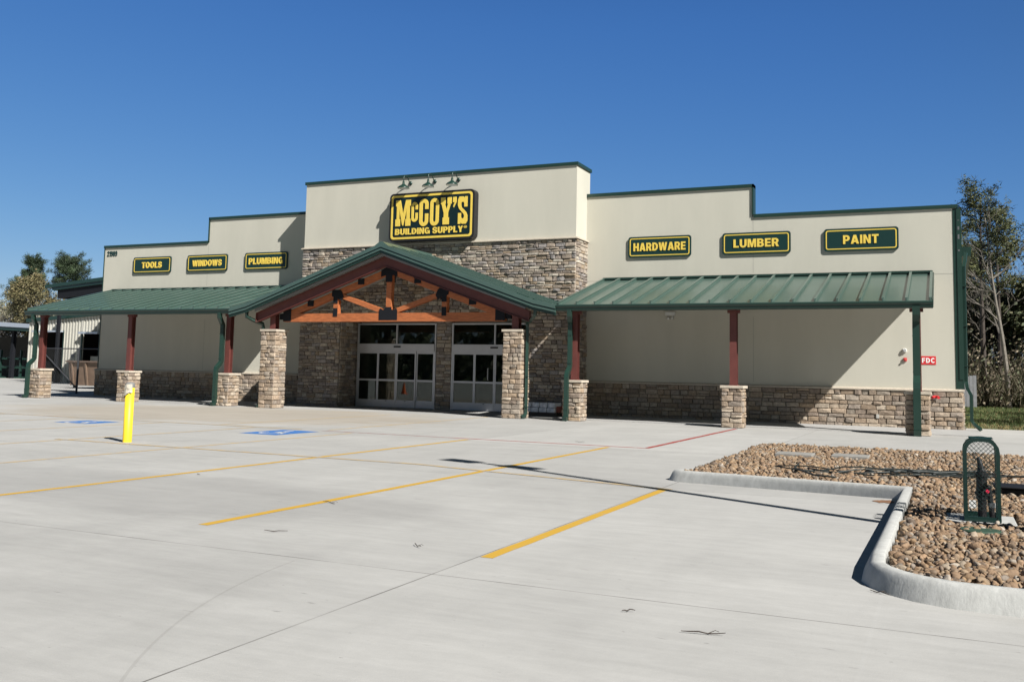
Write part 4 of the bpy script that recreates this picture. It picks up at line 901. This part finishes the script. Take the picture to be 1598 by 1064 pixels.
# ------------------------------------------------------------------ left background
wh = thing("warehouse", "cream ribbed metal warehouse with dark bay openings behind the left pier", "warehouse", (-52,19.5,0))
yw = 19.5; zl = lambda x: 4.62+(x+62.8)*.066
def wallpiece(mb, x0, x1, z0=0., z1=None):
    x = x0
    mb.prism_y([(x0,z0),(x1,z0),(x1,z1 or zl(x1)),(x0,z1 or zl(x0))], yw, yw+.12)
    while x < x1-.1: mb.prism_y([(x+.02,z0),(x+.11,z0),(x+.11,(z1 or zl(x))-.0),(x+.02,(z1 or zl(x))-.0)], yw-.05, yw-.001); x += .30
mb = MB(); wallpiece(mb,-64.6,-63.6); wallpiece(mb,-63.6,-60.9,3.85); wallpiece(mb,-60.9,-58.95); wallpiece(mb,-58.95,-57.2,3.75); wallpiece(mb,-57.2,-40)
mb.build("wall", CORR, wh)
mb = MB(); mb.prism_y([(-64.8,zl(-64.8)),(-40,zl(-40)),(-40,zl(-40)+.28),(-64.8,zl(-64.8)+.28)], yw-.2, yw+12); mb.box(-59.05,-58.93,yw-.07,yw,0,3.8); mb.box(-60.9,-60.8,yw-.07,yw,0,3.9); mb.build("roof", GREEN, wh)
mb = MB(); mb.box(-63.7,-60.9,yw-.55,yw-.06,3.74,3.86); mb.build("awning", GALVROOF, wh); mb = MB(); mb.box(-58.95,-57,yw-.45,yw-.06,3.62,3.76); mb.build("awning", GALVROOF, wh)
mb = MB(); mb.box(-64.6,-40,yw+8,yw+8.1,0,4.4); mb.box(-64.6,-64.5,yw+.13,yw+8,0,4.4); mb.box(-60.6,-60.5,yw+.13,yw+8,0,4.4); mb.box(-64.5,-40.1,yw+.13,yw+8,4.35,4.45); mb.build("interior_wall", DARK, wh)
mb = MB().box(-58.7,-57.5,yw+.6,yw+1.8,0,2.0); mb.box(-57.75,-57.2,yw+.3,yw+.55,0,1.2); mb.build("interior_counter", CORR, wh)
MB().box(-59.9,-59.6,yw-.09,yw-.05,1.85,2.15).build("utility_box", GREY, wh)
dt = thing("drive_canopy", "sloping green roofed drive through canopy showing above the left porch roof", "canopy", (-48,13,0))
mb = MB(); zf = lambda x: 6.58+(x+55.2)*.077
mb.prism_y([(-55.2,zf(-55.2)-.22),(-40,zf(-40)-.22),(-40,zf(-40)),(-55.2,zf(-55.2))], 12.9, 20); mb.prism_y([(-54.6,zf(-54.6)-.42),(-40,zf(-40)-.42),(-40,zf(-40)-.22),(-54.6,zf(-54.6)-.22)], 12.98, 19.9); mb.build("roof", GREEN, dt)
mb = MB(); mb.prism_y([(-54.2,zf(-54.2)-.98),(-40,zf(-40)-.98),(-40,zf(-40)-.42),(-54.2,zf(-54.2)-.42)], 13.1, 13.35); mb.prism_y([(-54.2,zf(-54.2)-.98),(-54,zf(-54)-.98),(-54,zf(-54)-.42),(-54.2,zf(-54.2)-.42)], 13.35, 19); mb.build("beam", NAVY, dt)
for x, y in ((-60.8,18.9),(-44,13.2)): MB().box(x-.1,x+.1,y-.1,y+.1,0,5.2 if y > 15 else zf(x)-.98).build("post", NAVY, dt)
sh = thing("lumber_shed", "long open lumber shed with pale metal roof at the far left", "shed", (-85,30,0))
mb = MB(); mb.add([(-120,27.5,6.3),(-71.5,27.5,4.36),(-71.5,27.5,4.70),(-120,27.5,7.0),(-120,42,6.6),(-71.5,42,4.3),(-71.5,42,4.1),(-120,42,6.3)], [(0,1,2,3),(3,2,5,4),(4,5,6,7),(7,6,1,0),(1,6,5,2),(0,3,4,7)]); mb.build("roof", GALVROOF, sh)
mb = MB(); mb.prism_y([(-120,6.0),(-71.6,4.06),(-71.6,4.36),(-120,6.3)], 27.6, 27.75); mb.build("eave_trim", GREEN, sh)
mb = MB(); mb.box(-120,-71.6,38,38.2,0,4.1); mb.box(-71.8,-71.6,27.8,38,0,4.0); mb.build("back_wall", mat("shed_wall",(.07,.068,.06),.9), sh)
for x in (-77.6,-84,-91,-98): MB().box(x-.15,x+.15,28.2,28.5,0,4.7).build("post", NAVY, sh)
for i in range(8):
    x = -73.6-i*1.32
    t = thing("lumber_rack", "dark green steel cantilever lumber rack in the far left shed", "rack", (x,29.2,0), "lumber racks in the shed")
    b = MB(); b.box(x-.07,x+.07,29.1,29.3,0,2.55); b.box(x-.06,x+.06,28.2,30.4,0,.12)
    b.build("upright", GREEN, t); b = MB()
    for z in (.9,1.7): b.box(x-.05,x+.05,28.3,29.1,z,z+.1); b.box(x-.60,x+.6,29.16,29.22,z+.12,z+.2)
    b.build("arm", GREEN, t)
GATE = mat("gate_steel", (.035,.036,.04), .5); gt = thing("yard_gate", "open grey pipe frame yard gate with diagonal brace left of the store", "gate", (-38.5,1.5,0))
mb = MB(); mb.tube([(-38.66,1.5,0),(-38.66,1.5,2.16)], .05, 10); mb.build("post", GATE, gt)
mb = MB(); mb.tube([(-41.2,1.5,2.13),(-36.0,1.5,2.13)], .026, 8); mb.tube([(-41.2,1.5,.12),(-38.7,1.5,.12)], .02, 8); mb.tube([(-41.2,1.5,0),(-41.2,1.5,2.13)], .03, 8); mb.tube([(-38.7,1.47,.3),(-41.1,1.47,2.0)], .03, 8); mb.tube([(-36.0,1.5,0),(-36.0,1.5,2.13)], .03, 8); mb.build("frame", GATE, gt)
mb = MB()
def wires2(x0,x1,z0,z1,y,st,r_):
    n = int((x1-x0+z1-z0)/st); U, V = x1-x0, z1-z0
    for i in range(1,n):
        c = i*st; a0 = (max(0,c-V),min(c,V)); a1 = (min(c,U),max(0,c-U)); mb.tube([(x0+a0[0],y,z0+a0[1]),(x0+a1[0],y,z0+a1[1])], r_, 3, cap=False); mb.tube([(x0+a0[0],y,z1-a0[1]),(x0+a1[0],y,z1-a1[1])], r_, 3, cap=False)
wires2(-41.2,-38.66,.1,2.12,1.5,.16,.0022); mb.build("wire_mesh", GREY, gt)
dp = thing("dumpster", "brown metal dumpster standing behind the yard gate", "dumpster", (-46.2,9.6,0))
mb = MB(); mb.prism_x([(8.5,.18),(10.6,.18),(10.8,1.5),(8.3,1.5)], -47.2, -44.4)
for x in (-46.9,-45.8,-44.7): mb.prism_x([(8.44,.2),(8.5,.2),(8.3,1.48),(8.22,1.48)], x-.05, x+.05)
mb.build("bin", RUST, dp); MB().box(-47.35,-44.25,8.2,10.85,1.5,1.6).build("lid", mat("lid_brown",(.12,.085,.065),.7), dp); mb = MB()
for x in (-47,-44.7): mb.tube([(x-.1,8.7,.09),(x+.1,8.7,.09)], .09, 12)
mb.build("wheel", BLACK, dp)

# ------------------------------------------------------------------ trees
def limb(b, p, d, ln, r0, r1, rg, n=5, wob=.12, sag=0., k=5, m=0):
    pts = [p.copy()]; rs_ = [r0]; d = d.normalized()
    for i in range(1,n+1):
        d = (d+Vector((rg.uniform(-wob,wob),rg.uniform(-wob,wob),rg.uniform(-wob,wob)-sag))).normalized(); p = p+d*ln/n; pts.append(p.copy()); rs_.append(r0+(r1-r0)*i/n)
    b.tube(pts, rs_, k, m, cap=False, t=(.1,.08,.06)); return pts, d
def blade(b, c, d, ln, wd, col, rg):
    s = d.cross(Vector((rg.uniform(-1,1),rg.uniform(-1,1),rg.uniform(-1,1)))).normalized()*wd
    b.add([c-s*.5, c+s*.5, c+d*ln], [(0,1,2)], 0, col)
def leafquad(b, c, sz, col, rg):
    d = Vector((rg.gauss(0,1),rg.gauss(0,1),rg.gauss(0,1))).normalized(); s = d.orthogonal().normalized(); q = d.cross(s); a = sz*rg.uniform(.6,1.3); e = sz*rg.uniform(.3,.7)
    b.add([c+s*a, c+q*e, c-s*a, c-q*e], [(0,1,2,3)], 0, col)
def rnd(rg): return Vector((rg.gauss(0,1),rg.gauss(0,1),rg.gauss(0,1)))
def pine(h, seed, label, bare=.5, spread=2.6, dense=1., group=None, greens=((.07,.082,.028),(.095,.10,.034),(.05,.06,.024)), rad=.17):
    rg = random.Random(seed); t = thing("pine_tree", label, "tree", (0,0,0), group); b = MB(); pts, d = limb(b, Vector((0,0,-.1)), Vector((rg.uniform(-.04,.04),rg.uniform(-.04,.04),1)), h, rad, .03, rg, 12, .025, k=8)
    L_ = MB(); nb = int(34*dense)
    for i in range(nb):
        f_ = bare+(1-bare)*((i+rg.random())/nb)**.8; j = min(int(f_*12), 11); p = pts[j].lerp(pts[j+1], f_*12-j); a = rg.uniform(0,6.28)
        rel = (f_-bare)/(1-bare); ln = spread*(.45+.75*math.sin(min(1,rel*1.1+.15)*2.6))*rg.uniform(.5,1.1)
        q, dd = limb(b, p, Vector((math.cos(a),math.sin(a),.10+.7*rel)), ln, .045*(1-rel*.6), .010, rg, 5, .16, -.03)
        for z in range(2,6):
            for _ in range(2):
                c = q[z]+rnd(rg)*.17*ln/2; k = rg.uniform(.65,1.25); col = tuple(x*k for x in rg.choice(greens))
                for _ in range(int(30*dense)):
                    u = rnd(rg).normalized(); u.z = u.z*.75+.2; blade(L_, c+rnd(rg)*.15, u, rg.uniform(.18,.36), .06, col, rg)
    for f_ in (.25,.35,.42,.46):
        if rg.random() < .8: j = int(f_*12); limb(b, pts[j], Vector((rg.uniform(-1,1),rg.uniform(-1,1),.1)), rg.uniform(.5,1.6), .03, .006, rg, 4, .2)
    b.build("trunk", BARK, t); L_.build("crown", LEAFP, t); return t
def broad(h, seed, label, leaf=True, bark=None, greens=((.10,.10,.035),(.13,.115,.04),(.075,.085,.03)), lev=4, lsz=.11, group=None, perb=16, spreadk=1., name="broadleaf_tree"):
    rg = random.Random(seed); t = thing(name, label, "tree", (0,0,0), group); b = MB(); L_ = MB()
    def grow(p, d, ln, r_, lv):
        pts, d2 = limb(b, p, d, ln, r_, r_*.62, rg, 4 if lv > 1 else 3, .10+.05*(lev-lv), 0, 7 if lv >= lev-1 else 4)
        if lv <= 2 and leaf:
            for _ in range(perb):
                c = rg.choice(pts[1:])+rnd(rg)*.22*h/10; k = rg.uniform(.6,1.3); leafquad(L_, c, lsz, tuple(x*k for x in rg.choice(greens)), rg)
        if lv == 0: return
        for _ in range(3 if lv > 1 else 4):
            a = rg.uniform(0,6.28); s = rg.uniform(.35,.85)*spreadk; nd = (d2+Vector((math.cos(a)*s,math.sin(a)*s,rg.uniform(-.1,.3)))).normalized()
            grow(pts[-1] if rg.random() < .6 else pts[-2], nd, ln*rg.uniform(.55,.8), r_*.58, lv-1)
    grow(Vector((0,0,-.1)), Vector((rg.uniform(-.1,.1),rg.uniform(-.1,.1),1)), h*.36, h*.014, lev)
    b.build("trunk", bark or BARK, t)
    if leaf: L_.build("crown", LEAFP, t)
    return t
def bare(h, seed, label, group=None, bark=None, f0=.42, spread=3.):
    rg = random.Random(seed); t = thing("bare_tree", label, "tree", (0,0,0), group); b = MB()
    pts, d = limb(b, Vector((0,0,-.1)), Vector((rg.uniform(-.02,.02),rg.uniform(-.02,.02),1)), h, h*.0125, .02, rg, 14, .03, k=8)
    def sub(p, d, ln, r_, lv):
        q, dd = limb(b, p, d, ln, r_, r_*.35, rg, 5, .2, -.04, 4)
        if lv == 0: return
        for z in (2,3,4,5,5):
            a = rg.uniform(0,6.28); sub(q[z], dd+Vector((math.cos(a),math.sin(a),rg.uniform(-.2,.5)))*rg.uniform(.5,1.), ln*rg.uniform(.35,.6), max(.008,r_*.45), lv-1)
    for i in range(18):
        f_ = f0+(1-f0)*(i+rg.random())/18; j = min(int(f_*14),13); a = rg.uniform(0,6.28)
        sub(pts[j], Vector((math.cos(a),math.sin(a),rg.uniform(.35,1.1))), spread*(1.15-f_)*rg.uniform(.7,1.3)+.4, h*.0125*(1.15-f_)*.6, 2)
    b.build("trunk", bark or PALEBARK, t); return t
def place(t, x, y, s=1., rz=0.): t.location = (x,y,0); t.scale = (s,s,s); t.rotation_euler = (0,0,rz); return t
def again(src, x, y, s, rz, label, group=None):
    c = copy_tree(src); c['label'] = label
    if group: c['group'] = group
    elif 'group' in c: del c['group']
    return place(c, x, y, s, rz)
# right edge
P1 = place(pine(13., 21, "tallest pine with high ragged crown beside the store's right corner", .54, 2.2, .85, rad=.19), 1.25, 33.2)
P2 = place(pine(12.2, 22, "slim pine standing just right of the tallest pine", .60, 1.7, .7), 2.2, 35.5)
B1 = place(bare(12.2, 31, "bare pale barked tree with forked upper branches at the right edge"), 2.5, 32.5)
B2 = place(broad(10.5, 33, "olive leaved tree with thick leaning limbs at the right edge", True, BARK, lev=5, lsz=.11, perb=14), 3.9, 36.0, 1.15)
woods = "trees of the wood beyond the grass"
wl = ["dark pine in the wood behind the tallest pine", "thin leaved tree in the wood behind the grass strip", "bare grey tree in the wood behind the grass strip"]
srcs = [P1, B2, B1]; rg = random.Random(77)
P3 = place(pine(10.5, 24, wl[0], .3, 2.3, .9, woods), .6, 41)
B3 = place(broad(9., 35, wl[1], True, BARK, lev=4, lsz=.17, perb=40, group=woods, greens=((.05,.062,.025),(.075,.072,.032),(.04,.05,.022))), 2.2, 39)
B4 = place(bare(9.5, 37, wl[2], woods), 1.2, 37)
for i in range(26):
    k = i % 3; y = rg.uniform(38,62); x = rg.uniform(-1.5,14) if i > 8 else rg.uniform(-.6,5.5)
    again((P3,B3,B4)[k], x, y, rg.uniform(.75,1.1), rg.uniform(0,6.28), wl[k], woods)
# trees outside the frame whose shadows stripe the grass
for i, (x, y, s) in enumerate(((9.,3.,.9),(11.5,10.,1.),(14.,16.5,1.),(8.5,7.,.8),(13,23,.95),(16,12,1.),(10,15,.9),(17,20,1.))):
    again((P3,B3)[i % 2], x, y, s, i*1.3, ("pine" if i % 2 == 0 else "leafy tree")+" beside the grass strip, out past the store's right corner", "trees lining the right side of the lot")
# undergrowth
def thicket(name, x0, x1, y0, y1, h, n, cols, seed):
    rg = random.Random(seed); b = MB()
    for _ in range(n):
        x, y = rg.uniform(x0,x1), rg.uniform(y0,y1); hh = h*(.35+.65*(y-y0)/(y1-y0))*rg.uniform(.3,1.1)*(1+.25*math.sin(x*1.9)*math.sin(x*.63+1)); S_ = max(1, (x1-x0)/22); z = hh*rg.random()**.7
        c = rg.choice(cols); k = rg.uniform(.5,1.3); col = tuple(q*k for q in c)
        if rg.random() < .45: blade(b, Vector((x,y,z*.6)), Vector((rg.uniform(-.5,.5),rg.uniform(-.5,.5),1)), rg.uniform(.4,1.3), .035*S_, col, rg)
        else: leafquad(b, Vector((x,y,z)), .12*S_, col, rg)
    return kind(b.build(name, LEAFP), 'stuff')
thicket("undergrowth", -4, 12, 31.8, 45, 8.0, 52000, ((.11,.088,.058),(.15,.12,.08),(.075,.075,.036),(.06,.068,.03),(.19,.155,.105)), 6)
thicket("far_brush", -112, -68, 43.5, 56, 8.5, 16000, ((.19,.175,.13),(.15,.14,.09),(.22,.21,.18),(.11,.11,.06)), 16)
thicket("unseen_wood", -150, 90, -120, -100, 17, 14000, ((.05,.06,.025),(.07,.075,.03),(.09,.08,.05)), 17)  # unseen wood behind the camera, added to darken the door glass reflections
rgG = random.Random(9); b = MB()
for _ in range(16000):
    x, y = rgG.uniform(-.6,6), rgG.uniform(1.9,33); k = rgG.uniform(.7,1.3); c = (.17*k,.13*k,.055*k) if rgG.random() < (.75 if y < 5 else .12) else (.06*k,.085*k,.022*k)
    blade(b, Vector((x,y,-.03)), Vector((rgG.uniform(-.5,.5),rgG.uniform(-.5,.5),1)), rgG.uniform(.05,.13), .03, c, rgG)
kind(b.build("grass", LEAFP), 'stuff')
fn = thing("board_fence", "weathered grey board fence at the edge of the wood", "fence", (-1,30,0)); b = MB()
for i in range(26): x = -4.2+i*.19; b.box(x,x+.175,31.0,31.025,.02,1.85+.03*math.sin(i*2.1))
b.build("board", mat("grey_board",(.22,.225,.24),.9,var=.2,vscale=3), fn); b = MB(); b.box(-4.2,.7,31.026,31.07,.4,.5); b.box(-4.2,.7,31.026,31.07,1.4,1.5); b.build("rail", MATS["grey_board"], fn)
# left edge
lp = "trees behind the lumber shed"
again(P3, -97., 46., 1.0, .4, "round crowned pine behind the tan tree at far left")
Q1 = place(pine(13.2, 41, "taller dark pine at left with a tufted top", .79, 1.35, 1.5, None, ((.03,.05,.022),(.04,.062,.026),(.026,.04,.02))), -98.1, 46.1)
Q2 = place(pine(13.0, 42, "flat topped dark pine showing over the drive canopy roof", .81, 1.9, 1.5, None, ((.03,.05,.022),(.04,.062,.026),(.026,.04,.02))), -92.6, 47.2)
Q3 = place(broad(11., 43, "tan budding tree in front of the two pines at left", True, PALEBARK, ((.135,.115,.052),(.115,.105,.045),(.155,.125,.06)), 5, .12, None, 34, .9), -91.4, 43.2, 1.02)
rg = random.Random(12)
again(Q2, -98.6, 44.6, .80, 2.2, "lower dark pine at left, half hidden by the tan tree")
Q4 = place(broad(8.5, 45, "pale bare tree behind the lumber shed", False, PALEBARK, lev=5, group=lp, name="bare_tree"), -97, 43)
Q5 = place(broad(8., 46, "grey green budding tree behind the lumber shed", True, PALEBARK, ((.19,.18,.115),(.15,.15,.085),(.24,.22,.15)), 5, .10, lp, 6), -100, 44.5)
for i in range(26):
    x = -108+i*1.9+rg.uniform(-1,1) if i < 18 else rg.uniform(-102.5,-95); again((Q4,Q5)[i % 2], x, rg.uniform(43.5,58) if i < 18 else rg.uniform(44,49), rg.uniform(.75,1.05) if i < 18 else rg.uniform(.95,1.2), rg.uniform(0,6.28), ("pale bare tree behind the lumber shed","grey green budding tree behind the lumber shed")[i % 2], lp)
